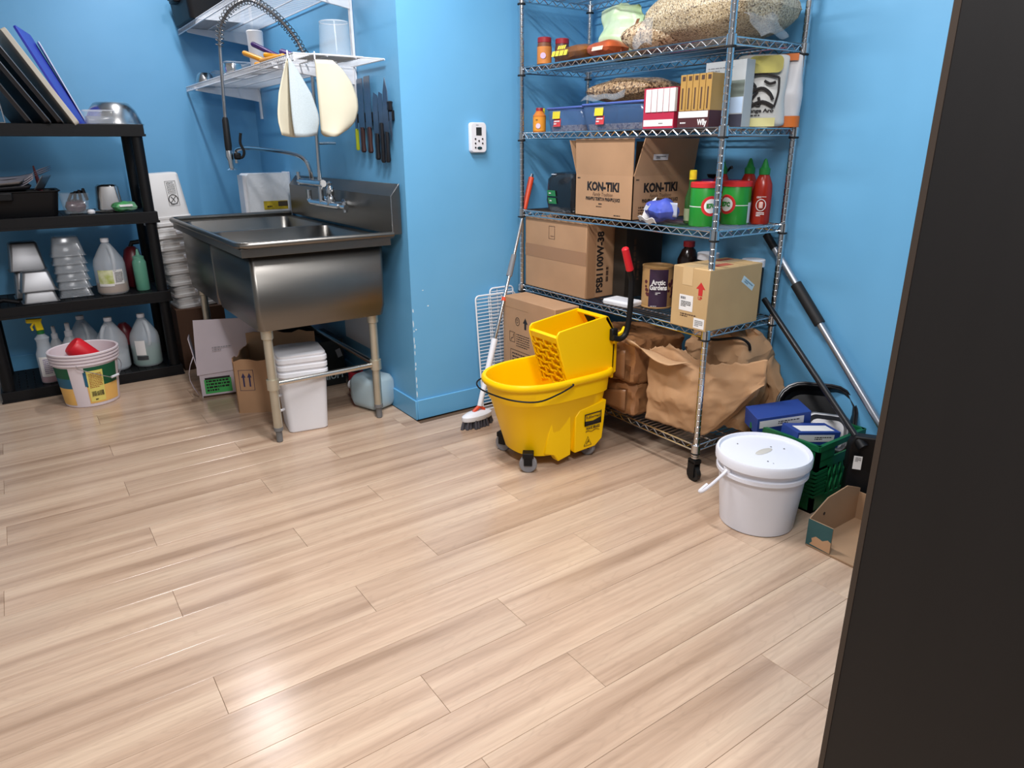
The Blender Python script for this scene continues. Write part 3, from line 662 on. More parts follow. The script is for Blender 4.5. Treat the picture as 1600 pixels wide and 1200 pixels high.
# ---------------------------------------------------------------- carton standing on the floor behind the mop bucket
t, hx_, hy_, hh = carton('cardboard_box', 'tall brown carton with handling symbols standing on floor behind mop bucket', 'box', 0.455, 0.600, -0.545, -0.125, 0, 0.612, KRAFT)
F0 = -hx_
decal(t, 'tape', mat('clear_tape', (170, 136, 100), 0.25), (F0, 0.10, hh-0.05), NX, UP, 0.20, 0.001)
MB().tube([(F0-0.0005, 0.085+0.017*math.cos(a), 0.50+0.020*math.sin(a)) for a in [2*PI*i/20 for i in range(20)]], 0.0014, 4, closed=True).build('round_symbol', INK, t)
text(t, 'D', (F0, 0.085, 0.50), NX, UP, 0.020, INK)
MB().prism([(F0-0.0006, 0.020+a, 0.50+b) for a, b in ((-0.008, -0.03), (0.008, -0.03), (0.008, 0.0), (0.020, 0.0), (0, 0.028), (-0.020, 0.0), (-0.008, 0.0))], (0.0004, 0, 0)).build('up_arrow', INK, t)
MB().tube([(F0-0.0004, 0.130+a, 0.415+b) for a, b in ((-0.022, -0.025), (0.022, -0.025), (0.022, 0.025), (-0.022, 0.025))], 0.0013, 4, closed=True).build('care_symbol', INK, t)
MB().tube([(F0-0.0004, 0.130+a, 0.415+b) for a, b in ((-0.012, 0.018), (-0.008, -0.004), (0.006, -0.006), (0.012, -0.02))], 0.0016, 4).build('care_figure', INK, t)
bars(t, INK, (F0, 0.040, 0.405), NX, UP, 0.11, 0.07, 6, fill=0.35)
MB().tube([(F0-0.0004, 0.060+a, 0.265+b) for a, b in ((-0.085, -0.085), (0.085, -0.085), (0.085, 0.085), (-0.085, 0.085))], 0.0012, 4, closed=True).build('print_panel', INK, t)
bars(t, INK, (F0, 0.060, 0.265), NX, UP, 0.14, 0.15, 9, fill=0.4, seed=4)

# ---------------------------------------------------------------- white lidded pail in front of the rack
pa = thing('lidded_pail', 'white round plastic pail with lid and bail handle in front of rack', 'pail', (0.560, -1.625, 0))
WPAIL = mat('white_pail_plastic', (227, 229, 238), 0.4, var=0.02, vscale=3)
MB().lathe([(0.126, 0.0), (0.131, 0.004), (0.150, 0.205), (0.1505, 0.208), (0.160, 0.210), (0.160, 0.224), (0.151, 0.226), (0.151, 0.240), (0.157, 0.242), (0.157, 0.250), (0.152, 0.252), (0.152, 0.26)], 48).build('tub', WPAIL, pa)
ld = MB().lathe([(0.158, 0.246), (0.166, 0.249), (0.167, 0.276), (0.163, 0.284), (0.156, 0.284), (0.152, 0.274), (0.0, 0.276)], 48, cap1=False).build('lid', WPAIL, pa)
mb = MB(); rnd = random.Random(5)
sm = mat('grime', (186, 184, 182), 0.7)
for i in range(7):
    a = rnd.uniform(0, 6.3); r = rnd.uniform(0.01, 0.11); cx, cy = r*math.cos(a), r*math.sin(a); s_ = rnd.uniform(0.0015, 0.0035)
    mb.lathe([(s_, 0.2762), (s_*0.7, 0.2768)], 7, (cx, cy))
mb.build('specks', mat('speck', (70, 64, 58), 0.8), ld)
MB().lathe([(0.030, 0.2762), (0.028, 0.2772)], 11, (0.0, 0.0)).build('glue_patch', mat('glue_residue', (196, 192, 184), 0.7), ld).scale = (1.5, 0.55, 1)
hp = smooth_path([(-0.150, 0.035, 0.235), (-0.172, 0.04, 0.215), (-0.215, 0.075, 0.155), (-0.205, 0.105, 0.135), (-0.165, 0.105, 0.150)], 5)
MB().tube(hp, [0.006]*len(hp), 8).build('bail', WPAIL, pa)
MB().obox((-0.152, 0.035, 0.232), (0.012, 0.028, 0.028)).build('bail_ear', WPAIL, pa, bevel=0.003)

# ---------------------------------------------------------------- green crate with its load
cr = thing('plastic_crate', 'green ribbed plastic milk crate beside the white pail', 'crate', (0.915, -1.570, 0))
cx0, cx1, cy0, cy1, ch = -0.155, 0.150, -0.150, 0.150, 0.275
b_ = MB(); b_.box(cx0, cx1, cy0, cy1, 0.0, 0.008); b_.build('floor_panel', GREENPL, cr)
for ax, nm in ((0, 'x'), (1, 'y')):
    for sgn in (-1, 1):
        wpan = MB(); ribs = 15
        def seg(u0, u1, z0, z1, th=0.006, out=0.0):
            c = (cx1 if sgn > 0 else cx0) if ax == 0 else (cy1 if sgn > 0 else cy0)
            a, b = (c-th if sgn > 0 else c-out, c+out if sgn > 0 else c+th)
            if ax == 0: wpan.box(a, b, u0, u1, z0, z1)
            else: wpan.box(u0, u1, a, b, z0, z1)
        lo, hi = (cy0, cy1) if ax == 0 else (cx0, cx1)
        seg(lo, hi, 0, 0.06); seg(lo, hi, ch-0.022, ch, 0.010, 0.004)
        hw = 0.05
        seg(lo, -hw, ch-0.065, ch-0.02); seg(hw, hi, ch-0.065, ch-0.02); seg(lo, hi, ch-0.10, ch-0.062)
        for k in range(7): 
            z0 = 0.065+k*0.016
            seg(lo, lo+0.07, z0, z0+0.010, 0.006, 0.003); seg(hi-0.07, hi, z0, z0+0.010, 0.006, 0.003)
        seg(lo, lo+0.015, 0, ch); seg(hi-0.015, hi, 0, ch); seg(lo, lo+0.07, 0.06, ch-0.09, 0.004); seg(hi-0.07, hi, 0.06, ch-0.09, 0.004)
        # diamond lattice
        n = 5
        for k in range(n):
            for dr in (-1, 1):
                u0 = -0.085+0.17*k/n; u1 = u0+0.17/n*1.0
                za, zb_ = (0.06, ch-0.1) if dr > 0 else (ch-0.1, 0.06)
                c = (cx1-0.003 if sgn > 0 else cx0+0.003) if ax == 0 else (cy1-0.003 if sgn > 0 else cy0+0.003)
                p, q2 = ((c, u0, za), (c, u1, zb_)) if ax == 0 else ((u0, c, za), (u1, c, zb_))
                wpan.cyl(p, q2, 0.0045, n=4)
        wpan.build('side_wall', GREENPL, cr)
# two blue and white boxes on the crate
BLUE = mat('blue_carton', (40, 66, 138), 0.45); 
def glove(label, loc, rot, L=0.22, D=0.11, Hh=0.075, top=True):
    t = thing('glove_box', label, 'box', loc, rot=rot, group='blue glove boxes on the crate')
    MB().box(-L/2, L/2, -D/2, D/2, 0, Hh).build('body', BLUE, t, bevel=0.0015)
    decal(t, 'white_band', WHITEP, (-0.01, -D/2, Hh*0.62), NY, UP, L*0.82, Hh*0.42)
    bars(t, INK, (0.02, -D/2-0.0003, Hh*0.62), NY, UP, L*0.4, Hh*0.22, 2)
    if top: decal(t, 'white_top', WHITEP, (0, -0.01, Hh), NY, (0, 1, 0), L*0.78, D*0.55)
    return t
glove('blue and white glove box tipped up beside the kraft paper', (0.860, -1.470, 0.255), (0.12, -0.10, -0.50), top=False)
glove('blue and white glove box with pale top, nearest the lid of white pail', (0.865, -1.610, 0.225), (0.0, 0.10, -0.38), 0.19, 0.10, 0.065)
# silver square pan and black oval roaster
t = thing('foil_pan', 'square silver pan lying in the green crate', 'pan', (0.985, -1.610, 0.235), rot=face_rot((-0.72, -0.45, 0.55)))
MB().loft([rrect(0.080, 0.075, 0.03, 0.03), rrect(0.072, 0.067, 0.03, 0.03), rrect(0.062, 0.057, 0.03, 0.0), ], cap0=False).build('pan_shell', ALU, t, solid=0.002)
t = thing('roasting_pan', 'black oval roasting pan propped upright in the green crate', 'pan', (1.035, -1.520, 0.270), rot=face_rot((-0.72, -0.50, 0.42)))
MB().loft([rrect(0.150, 0.125, 0.10, 0.058), rrect(0.140, 0.115, 0.095, 0.055), rrect(0.130, 0.105, 0.09, 0.015), rrect(0.11, 0.085, 0.07, 0.0)], cap0=False).build('pan_shell', mat('black_enamel', (20, 20, 22), 0.25), t, solid=0.003)
MB().tube([(p[0], p[1], 0.058) for p in rrect(0.150, 0.125, 0.10, 0)], 0.005, 6, closed=True).build('rim', mat('black_enamel_rim', (34, 34, 38), 0.25), t)

# ---------------------------------------------------------------- torn teal tray at the door
tr = thing('cardboard_tray', 'torn open cardboard tray with teal printed outside on the floor by door', 'tray', (0.70, -1.975, 0.0))
TEAL = mat('teal_print', (42, 82, 84), 0.6, var=0.1); tx0, tx1, ty0, ty1 = -0.15, 0.16, -0.20, 0.135
MB().box(tx0, tx1, ty0, ty1, 0.002, 0.008).build('tray_floor', KRAFTIN, tr)
MB().prism([(tx0, ty1, 0.008), (tx0, ty1, 0.105), (tx0+0.10, ty1, 0.155), (tx0+0.22, ty1, 0.165), (tx1, ty1, 0.13), (tx1, ty1, 0.008)], (0, 0.004, 0)).build('side_wall', KRAFTIN, tr)
MB().prism([(tx0, ty1+0.0042, 0.004), (tx0, ty1+0.0042, 0.105), (tx0+0.10, ty1+0.0042, 0.155), (tx1, ty1+0.0042, 0.13), (tx1, ty1+0.0042, 0.004)], (0, 0.0006, 0)).build('teal_print', TEAL, tr)
MB().box(tx1-0.004, tx1, ty0, ty1, 0.008, 0.115).build('back_wall', KRAFTIN, tr)
MB().box(tx0, tx0+0.004, ty1-0.085, ty1+0.004, 0.008, 0.105).build('end_flap', KRAFTIN, tr)
MB().box(tx0-0.0008, tx0-0.0002, ty1-0.085, ty1+0.004, 0.008, 0.105).build('teal_print', TEAL, tr)
MB().prism([(tx0-0.0014, ty1-0.085+a, 0.010+b) for a, b in ((0, 0), (0.075, 0.004), (0.066, 0.016), (0.07, 0.028), (0.055, 0.040), (0.03, 0.034), (0.012, 0.046), (0, 0.040))], (0.0004, 0, 0)).build('torn_patch', KRAFT, tr)
MB().cyl((tx0+0.085, ty1-0.0003, 0.098), (tx0+0.085, ty1-0.0012, 0.098), 0.006, n=10).build('hole', INK, tr)

# ---------------------------------------------------------------- lobby dustpan and silver pole
dp = thing('lobby_dustpan', 'black upright lobby dustpan with long black handle leaning to the rack', 'dustpan', (0.905, -1.850, 0.0))
def D(x, y, z): return (x-0.905, y+1.85, z)
MB().prism([D(0.86, -1.775, 0.175), D(0.835, -1.79, 0.29), D(0.845, -1.80, 0.325), D(0.93, -1.93, 0.325), D(0.94, -1.95, 0.29), D(0.975, -1.965, 0.175)], (0.03, 0.03, 0.0)).build('hood', BLACKPL, dp, bevel=0.006)
MB().prism([D(0.862, -1.785, 0.30), D(0.850, -1.782, 0.02), D(0.845, -1.790, 0.0), D(0.99, -1.975, 0.0), D(0.985, -1.965, 0.02), D(0.945, -1.935, 0.30)], (0.05, 0.04, 0.0)).build('pan_back', BLACKPL, dp, bevel=0.006)
MB().prism([D(0.845, -1.79, 0.0), D(0.99, -1.975, 0.0), D(1.07, -1.915, 0.0), D(0.925, -1.735, 0.0)], (0, 0, 0.010)).build('pan_floor', BLACKPL, dp, bevel=0.003)
decal(dp, 'sticker', WHITEP, D(0.8545, -1.815, 0.225), (0.55, -0.82, 0), UP, 0.028, 0.052, off=0.006)
bars(dp, INK, D(0.850, -1.818, 0.240), (0.55, -0.82, 0), UP, 0.020, 0.018, 4, off=0.0068)
MB().cyl(D(0.862, -1.808, 0.30), D(0.993, -1.255, 0.715), 0.0115, 0.0115, 12).build('handle', mat('black_painted_tube', (24, 24, 27), 0.3), dp)
MB().cyl(D(0.857, -1.828, 0.285), D(0.866, -1.79, 0.313), 0.020, 0.016).build('handle_socket', BLACKPL, dp)
mp = thing('mop_pole', 'silver metal mop pole with black foam grip leaning on the right wall', 'pole', (1.010, -2.085, 0.0))
q0 = Vector((1.010, -2.085, 0.012)); q1 = Vector((1.073, -1.175, 0.965)); o0 = Vector((1.010, -2.085, 0))
for s, e, r, nm, m in ((0, 0.99, 0.0145, 'pole', mat('anodised_pole', (176, 180, 188), 0.32, 0.9)), (0.665, 0.81, 0.022, 'foam_grip', BLACKRUB), (0.945, 1.0, 0.016, 'end_cap', BLACKPL), (0, 0.03, 0.02, 'floor_socket', BLACKPL)):
    MB().cyl(q0.lerp(q1, s)-o0, q0.lerp(q1, e)-o0, r, n=14).build(nm, m, mp)
# ---------------------------------------------------------------- things on the wire rack
S5, S4, S3, S2, S1, S0 = SZ[0], SZ[1], SZ[2], SZ[3], SZ[4], SZ[5]
def bag_mb(w_, d, h, n=20, nz=16, top=0.15, crump=0.004, cs=14, seed=0, lean=0.0, belly=0.35):
    rings = []; so = Vector((seed*3.3, seed, seed*2.1))
    for k in range(nz+1):
        t = k/nz; prof = (1-t)**0.5*(1+belly*math.sin(PI*min(1, t*1.3))) if t > 0.35 else 0.9+0.1*math.sin(PI*t/0.7)
        dd = d/2*max(top, min(1.0, prof)); ww = w_/2*(1-0.10*t+0.05*math.sin(5*t+seed))
        rg = []
        for j in range(n):
            a = 2*PI*j/n; c, s = math.cos(a), math.sin(a)
            q = Vector((math.copysign(abs(c)**0.8, c)*dd, math.copysign(abs(s)**0.55, s)*ww, t*h))
            k3 = q*cs+so; nn = Vector((noise.noise(k3), noise.noise(k3+Vector((7, 3, 1))), noise.noise(k3+Vector((2, 9, 5)))))*crump*(0.4+t)
            if k == 0: nn.z = 0
            q += nn; q.x += lean*t*t*h; q.z = max(0, q.z); rg.append(q)
        rings.append(rg)
    return MB().loft(rings)
def jar(name, label, cat, x, y, z, r, h, body, cap, lab, labz, group=None, caph=0.022, capr=None, neck=None):
    t = thing(name, label, cat, (x, y, z), 0, group)
    neck = neck or r*0.9; cz = h-caph
    MB().lathe([(r*0.92, 0), (r, 0.004), (r, cz*0.82), (neck, cz), (neck, cz+0.004)], 24).build('body', body, t)
    cr_ = capr or r*0.95
    MB().lathe([(cr_, cz), (cr_, h-0.003), (cr_*0.93, h)], 24).build('cap', cap, t)
    if lab: MB().lathe([(r+0.0006, labz[0]), (r+0.0006, labz[1])], 24, cap0=False, cap1=False).build('label', lab, t)
    return t
SPICE = mat('spice_brown', (120, 74, 48), 0.5, var=0.2, vscale=30); ORLAB = mat('orange_label', (206, 130, 62), 0.5, var=0.12, vscale=20); DKRED = mat('dark_red_cap', (150, 36, 44), 0.4)
j = jar('spice_jar', 'clear spice jar with red lid and tan label, nearest the left rack post', 'jar', 0.70, -0.130, S1, 0.034, 0.125, SPICE, DKRED, ORLAB, (0.012, 0.085), 'red-lidded spice jars on upper shelf')
decal(j, 'emblem', mat('pale_violet', (206, 178, 206), 0.5), (-0.026, -0.024, 0.045), (0.68, -0.73, 0), UP, 0.026, 0.026, round_=0.012, off=0.001)
jar('spice_jar', 'dark spice jar with red lid standing behind the tan-labelled jar', 'jar', 0.762, -0.185, S1, 0.034, 0.118, mat('spice_dark', (92, 60, 56), 0.35, var=0.2, vscale=25), DKRED, None, None, 'red-lidded spice jars on upper shelf')
# chips bag
CHIP = mat('chips_foil', (126, 78, 32), 0.3, var=0.35, vscale=14, bump=0.4, bscale=40)
t = thing('snack_bag', 'shiny orange-brown snack bag with yellow block lettering on upper shelf', 'bag', (0.735, -0.355, S1), 0.05)
crumple(pillow_mb(0.085, 0.125, 0.036, 18, 0.45, 0.006, 18, 3), 0.006, 14, 2).build('bag_body', CHIP, t)
YLET = mat('yellow_print', (226, 208, 66), 0.45)
bars(t, YLET, (-0.066, 0.03, 0.062), NX, (0.5, 0, 1), 0.10, 0.020, 1, 'yellow_lettering', 0.9, 3, 0.004); bars(t, YLET, (-0.088, 0.02, 0.036), NX, (0.35, 0, 1), 0.15, 0.026, 1, 'yellow_lettering', 0.9, 5, 0.004)
t = thing('snack_bag', 'small orange-red crumpled snack bag with white band on upper shelf', 'bag', (0.705, -0.565, S1), -0.05)
crumple(pillow_mb(0.07, 0.085, 0.032, 16, 0.45, 0.006, 18, 8), 0.006, 16, 5).build('bag_body', mat('orange_foil', (176, 84, 44), 0.3, var=0.3, vscale=12, bump=0.4, bscale=40), t)
decal(t, 'white_band', mat('white_orange', (236, 200, 180), 0.4), (-0.072, -0.02, 0.028), NX, (0.3, 0, 1), 0.07, 0.016, off=0.004)
t = thing('greens_bag', 'pale green and white open-topped plastic bag slumped on upper shelf', 'bag', (0.80, -0.575, S1), 0.2)
GB = mat('pale_green_film', (160, 190, 140), 0.35, var=0.16, vscale=8, col2=(214, 222, 206), bump=0.3, bscale=25)
bag_mb(0.23, 0.13, 0.20, 40, 26, 0.22, 0.034, 13, 4, -0.10).build('bag_body', GB, t)
t = thing('grain_bag', 'clear bag of tan grain with brown and yellow label on upper shelf', 'bag', (0.76, -0.800, S1), 0.1)
GRAIN = mat_grain('tan_grain', [(0.0, (92, 70, 50)), (0.18, (168, 140, 108)), (0.5, (196, 172, 138)), (0.8, (214, 194, 164))], 150)
crumple(pillow_mb(0.10, 0.135, 0.062, 20, 0.5, 0.008, 9, 5), 0.008, 12, 3).build('bag_body', GRAIN, t)
decal(t, 'label_strip', mat('brown_label', (112, 72, 40), 0.5), (-0.058, 0.075, 0.080), NX, (0.55, 0, 1), 0.016, 0.10, off=0.008)
decal(t, 'label_yellow', mat('yellow_label', (222, 206, 40), 0.5), (-0.060, 0.045, 0.085), NX, (0.55, 0, 1), 0.022, 0.03, off=0.012)
decal(t, 'label_white', mat('grey_white_film', (196, 190, 186), 0.3), (-0.064, 0.005, 0.078), NX, (0.55, 0, 1), 0.07, 0.06, off=0.010)
t = thing('grain_sack', 'large clear sack of speckled pale grain sprawling over upper shelf', 'sack', (0.845, -1.030, S1), 0.02)
BIGG = mat_grain('speckled_seed', [(0.0, (104, 90, 72)), (0.12, (158, 140, 112)), (0.4, (186, 168, 134)), (0.75, (206, 192, 164))], 230)
crumple(pillow_mb(0.195, 0.260, 0.108, 30, 0.42, 0.010, 6, 1), 0.010, 7, 6).build('sack_body', BIGG, t)
FILM = mat('clear_film', (214, 222, 228), 0.08, alpha=0.12, spec=0.9)
MB().sheet(10, 10, lambda u, v: Vector((-0.16+0.16*u+0.012*math.sin(9*v), -0.225-0.075*v, 0.075-0.074*v+0.05*u*(1-v)+0.008*math.sin(8*u+5*v)))).build('film_tail', FILM, t, solid=0.001)
MB().sheet(10, 8, lambda u, v: Vector((-0.185-0.02*math.sin(3*u), 0.17+0.10*u, 0.10*(1-0.6*u)*v+0.012+0.012*math.sin(7*u+6*v)))).build('film_tail', FILM, t, solid=0.001)
decal(t, 'sticker', WHITEP, (-0.150, -0.085, 0.182), NX, (0.75, 0, 1), 0.085, 0.020, off=0.006); decal(t, 'sticker_code', INK, (-0.150, -0.062, 0.184), NX, (0.75, 0, 1), 0.03, 0.008, off=0.008)
# --- second shelf
b = jar('sauce_bottle', 'small orange seasoning bottle with red cap beside left rack post', 'bottle', 0.685, -0.115, S2, 0.031, 0.112, mat('orange_spice', (206, 122, 44), 0.5), DKRED, mat('orange_wrap', (226, 150, 48), 0.5), (0.008, 0.07), None, 0.018, 0.017, 0.018)
decal(b, 'emblem', mat('pale_lilac', (218, 196, 214), 0.5), (-0.024, -0.022, 0.030), (0.68, -0.73, 0), UP, 0.022, 0.024, round_=0.011, off=0.0016)
bars(b, INK, (-0.024, -0.022, 0.058), (0.68, -0.73, 0), UP, 0.026, 0.006, 1, off=0.0018)
MB().obox((0.03, 0.01, 0.10), (0.004, 0.022, 0.022)).build('tag', mat('yellow_tag', (214, 200, 40), 0.5), b)
def tub(label, y0, y1, x0, x1, h, lidded, gl):
    cx, cy = (x0+x1)/2, (y0+y1)/2; a, b_ = (x1-x0)/2, (y1-y0)/2
    t = thing('storage_tub', label, 'container', (cx, cy, S2), 0, 'blue tinted storage tubs')
    MB().loft([rrect(a, b_, 0.03, h), rrect(a*0.90, b_*0.92, 0.03, 0.004), rrect(a*0.88, b_*0.90, 0.03, 0.0)], cap0=False).build('tub_body', BLUETUB, t, solid=0.002)
    MB().tube(rrect(a+0.002, b_+0.002, 0.03, h), 0.005, 6, closed=True).build('rim', mat('blue_rim', (84, 104, 176), 0.3), t)
    MB().loft([rrect(a*0.86, b_*0.88, 0.03, 0.003), rrect(a*0.89, b_*0.90, 0.03, gl)] ).build('grain_fill', GRAIN, t)
    decal(t, 'sticker_top', mat('yellow_sticker', (224, 206, 48), 0.5), (-a*0.97, b_*0.38, h*0.72), NX, (0.10, 0, 1), 0.055, 0.034, off=0.004)
    decal(t, 'sticker_base', mat('red_sticker', (206, 64, 66), 0.5), (-a*0.94, b_*0.36, h*0.40), NX, (0.10, 0, 1), 0.052, 0.036, off=0.004)
    bars(t, WHITEP, (-a*0.94-0.001, b_*0.36, h*0.40), NX, (0.10, 0, 1), 0.042, 0.022, 2, off=0.0056)
    decal(t, 'sticker_picture', mat('sticker_blue', (80, 90, 160), 0.5), (-a*0.965, b_*0.50, h*0.62), NX, (0.10, 0, 1), 0.02, 0.014, off=0.0056)
    return t
tub('small blue tinted storage tub with yellow and red sticker by orange bottle', -0.425, -0.155, 0.690, 0.930, 0.105, True, 0.030)
tub('larger blue tinted storage tub under the grain bag', -0.835, -0.440, 0.665, 0.950, 0.108, False, 0.028)
t = thing('grain_bag', 'clear bag of brown grain lying on the larger blue tub', 'bag', (0.805, -0.625, S2+0.112), 0.05)
crumple(pillow_mb(0.13, 0.205, 0.050, 22, 0.45, 0.006, 10, 2), 0.006, 12, 9).build('bag_body', mat_grain('brown_grain', [(0.0, (84, 64, 46)), (0.25, (140, 112, 82)), (0.6, (164, 136, 102)), (0.85, (186, 160, 126))], 150), t)
MB().sheet(10, 6, lambda u, v: Vector((-0.132+0.02*v, 0.19-0.26*u, 0.012+0.045*v*(0.4+u)+0.005*math.sin(14*u)))).build('film_fold', FILM, t, solid=0.001)
# red and white multipack
t, a, b_, h = carton('tea_carton', 'red carton with five white packets standing by the blue tub', 'box', 0.660, 0.800, -0.998, -0.835, S2, S2+0.150, mat('raspberry_card', (176, 38, 66), 0.5), bevel=0.001)
for i in range(5): MB().box(-a-0.004, -a+0.01, b_-0.010-0.0315*(i+1), b_-0.014-0.0315*i, 0.062, 0.146).build('packet', WHITEP, t, bevel=0.001)
decal(t, 'white_band', WHITEP, (-a, 0, 0.022), NX, UP, 0.155, 0.024); bars(t, BROWNINK, (-a-0.0005, -0.03, 0.020), NX, UP, 0.05, 0.006, 1)
# gold packets
t, a, b_, h = carton('packet_tray', 'dark brown display tray of five gold packets on middle shelf', 'box', 0.655, 0.745, -1.172, -1.022, S2, S2+0.060, mat('dark_brown_card', (72, 34, 36), 0.5), bevel=0.001)
GOLD = mat('gold_packet', (176, 138, 74), 0.4, var=0.08)
for i in range(5):
    y = b_-0.015-0.030*i
    k = MB().box(-a+0.004, a-0.004, y-0.0135, y+0.0135, 0.010, 0.186).build('packet', GOLD, t, bevel=0.001)
    MB().box(-a+0.0032, -a+0.004, y-0.010, y+0.004, 0.165, 0.180).build('mark', BROWNINK, k); MB().box(-a+0.0032, -a+0.004, y-0.002, y+0.004, 0.066, 0.14).build('mark', BROWNINK, k)
decal(t, 'white_band', WHITEP, (-a, 0, 0.047), NX, UP, 0.14, 0.022)
bars(t, WHITEP, (-a, 0.03, 0.018), NX, UP, 0.06, 0.008, 1); text(t, 'Wlly', (-a, -0.045, 0.018), NX, UP, 0.020, WHITEP, 0.045, 0.001)
# tall grey and white carton
t, a, b_, h = carton('grey_carton', 'tall white and grey carton behind the gold packets, partly behind post', 'box', 0.775, 0.825, -1.225, -1.040, S2, S2+0.232, mat('pale_grey_card', (176, 182, 184), 0.5), bevel=0.001)
decal(t, 'grey_photo', mat('grey_photo', (116, 128, 122), 0.5, var=0.2, vscale=20), (-a, 0, 0.135), NX, UP, 0.183, 0.056); decal(t, 'blue_panel', mat('ice_blue', (176, 200, 226), 0.5), (-a, -0.030, 0.078), NX, UP, 0.12, 0.055); decal(t, 'ingredient_panel', WHITEP, (-a, 0.062, 0.078), NX, UP, 0.05, 0.055)
bars(t, GREYPL, (-a-0.0004, 0.062, 0.078), NX, UP, 0.042, 0.05, 8); decal(t, 'dark_base', mat('slate_card', (62, 64, 78), 0.5), (-a, 0, 0.024), NX, UP, 0.184, 0.046); bars(t, WHITEP, (-a-0.0004, -0.02, 0.024), NX, UP, 0.12, 0.012, 1); bars(t, GREYPL, (-a, 0.02, 0.205), NX, UP, 0.12, 0.02, 2, fill=0.3)
# rice bag
t = thing('rice_bag', 'white rice bag with bold black brush lettering and olive top behind post', 'bag', (0.885, -1.215, S2), 0.62)
RB = bag_mb(0.19, 0.085, 0.255, 22, 16, 0.12, 0.008, 12, 9).build('bag_body', mat('rice_bag_white', (200, 200, 196), 0.45, var=0.05), t, sub=1)
RB.scale = (1, 1, 1)
q = lambda pts, r: MB().tube([(-0.047+0.012*max(0, (z-0.13)/0.1), y, z) for y, z in pts], r, 6)
for pts, r in (([(0.05, 0.175), (0.0, 0.185), (-0.06, 0.17)], 0.004), ([(0.04, 0.16), (0.02, 0.14), (0.03, 0.125)], 0.006), ([(-0.01, 0.16), (-0.03, 0.15), (-0.05, 0.155)], 0.005), ([(0.045, 0.115), (0.0, 0.135), (-0.03, 0.12), (-0.045, 0.095)], 0.006), ([(0.01, 0.125), (0.03, 0.09), (0.0, 0.075), (0.005, 0.105)], 0.005), ([(0.03, 0.075), (-0.01, 0.088), (-0.05, 0.07)], 0.007), ([(-0.06, 0.17), (-0.062, 0.12), (-0.052, 0.07)], 0.004)):
    q(smooth_path([(0, a_, b2) for a_, b2 in pts], 4) and [(p.y, p.z) for p in smooth_path([(0, a_, b2) for a_, b2 in pts], 4)], r).build('brush_stroke', INK, t)
text(t, 'ange Aro', (-0.046, -0.01, 0.058), NX, UP, 0.012, INK, 0.085, 0.0008); bars(t, INK, (-0.046, -0.01, 0.042), NX, UP, 0.08, 0.008, 1)
decal(t, 'olive_band', mat('olive_print', (158, 150, 62), 0.5, var=0.1), (-0.034, -0.01, 0.215), NX, (0.18, 0, 1), 0.12, 0.06, off=0.006, round_=0.02); decal(t, 'yellow_base', mat('pale_yellow_print', (206, 200, 140), 0.5), (-0.044, -0.01, 0.018), NX, UP, 0.10, 0.03, off=0.002)
t = thing('snack_pouch', 'tall white pouch with orange top and base beside right rear post', 'bag', (0.975, -1.255, S2), 0.45)
bag_mb(0.125, 0.075, 0.255, 20, 16, 0.10, 0.010, 12, 12).build('bag_body', mat('pouch_white', (206, 206, 208), 0.4, var=0.06), t, sub=1)
ORP = mat('orange_print', (206, 110, 40), 0.5)
MB().loft([[(0.0385*math.copysign(abs(math.cos(a_))**0.8, math.cos(a_)), 0.064*math.copysign(abs(math.sin(a_))**0.55, math.sin(a_)), z) for a_ in [2*PI*k/20 for k in range(20)]] for z in (0.001, 0.04)], False, False).build('orange_base', ORP, t)
decal(t, 'orange_top', ORP, (-0.020, 0.0, 0.243), NX, (0.1, 0, 1), 0.08, 0.024, off=0.002); text(t, 'O', (-0.020, 0.005, 0.225), NX, (0.12, 0, 1), 0.016, RED, None, 0.001); bars(t, mat('navy_ink', (40, 44, 90), 0.5), (-0.024, 0.0, 0.202), NX, (0.12, 0, 1), 0.05, 0.010, 1, off=0.003)
decal(t, 'photo_patch', mat('mixed_nuts_photo', (106, 92, 66), 0.5, var=0.4, vscale=60), (-0.041, 0.028, 0.085), NX, (0.04, 0.0, 1), 0.05, 0.075, off=0.003, round_=0.02)
t = thing('clear_pouch', 'crumpled clear plastic pouch at the right end of middle shelf', 'bag', (1.005, -1.165, S2), 0.0)
bag_mb(0.10, 0.06, 0.12, 18, 10, 0.3, 0.016, 16, 21).build('bag_body', FILM, t, sub=1)
# --- third shelf
t = thing('wrapped_jars', 'black shrink-wrapped pack of jars with green label on third shelf', 'pack', (0.765, -0.290, S3), 0.0)
BW = mat('black_shrink_film', (24, 26, 30), 0.15, bump=0.5, bscale=30)
MB().loft([rrect(0.085, 0.120, 0.05, 0.0), rrect(0.092, 0.128, 0.05, 0.05), rrect(0.088, 0.124, 0.05, 0.15), rrect(0.07, 0.10, 0.05, 0.178), rrect(0.04, 0.06, 0.03, 0.182)]).build('pack_body', BW, t)
for i, (y, z) in enumerate(((0.055, 0.085), (0.048, 0.05))):
    decal(t, 'green_label', mat('green_label', (42, 118, 66), 0.4), (-0.094, y, z), NX, (0, 0.25, 1), 0.062, 0.028, off=0.002); bars(t, WHITEP, (-0.0945, y, z), NX, (0, 0.25, 1), 0.035, 0.01, 1, off=0.0034)
for i in range(3): MB().obox((-0.075+0.01*i, 0.06-0.07*i, 0.172), (0.012, 0.03, 0.004)).build('film_glint', mat('glint_white', (200, 204, 210), 0.2), t)  # small pale slabs paint light glints onto the black film
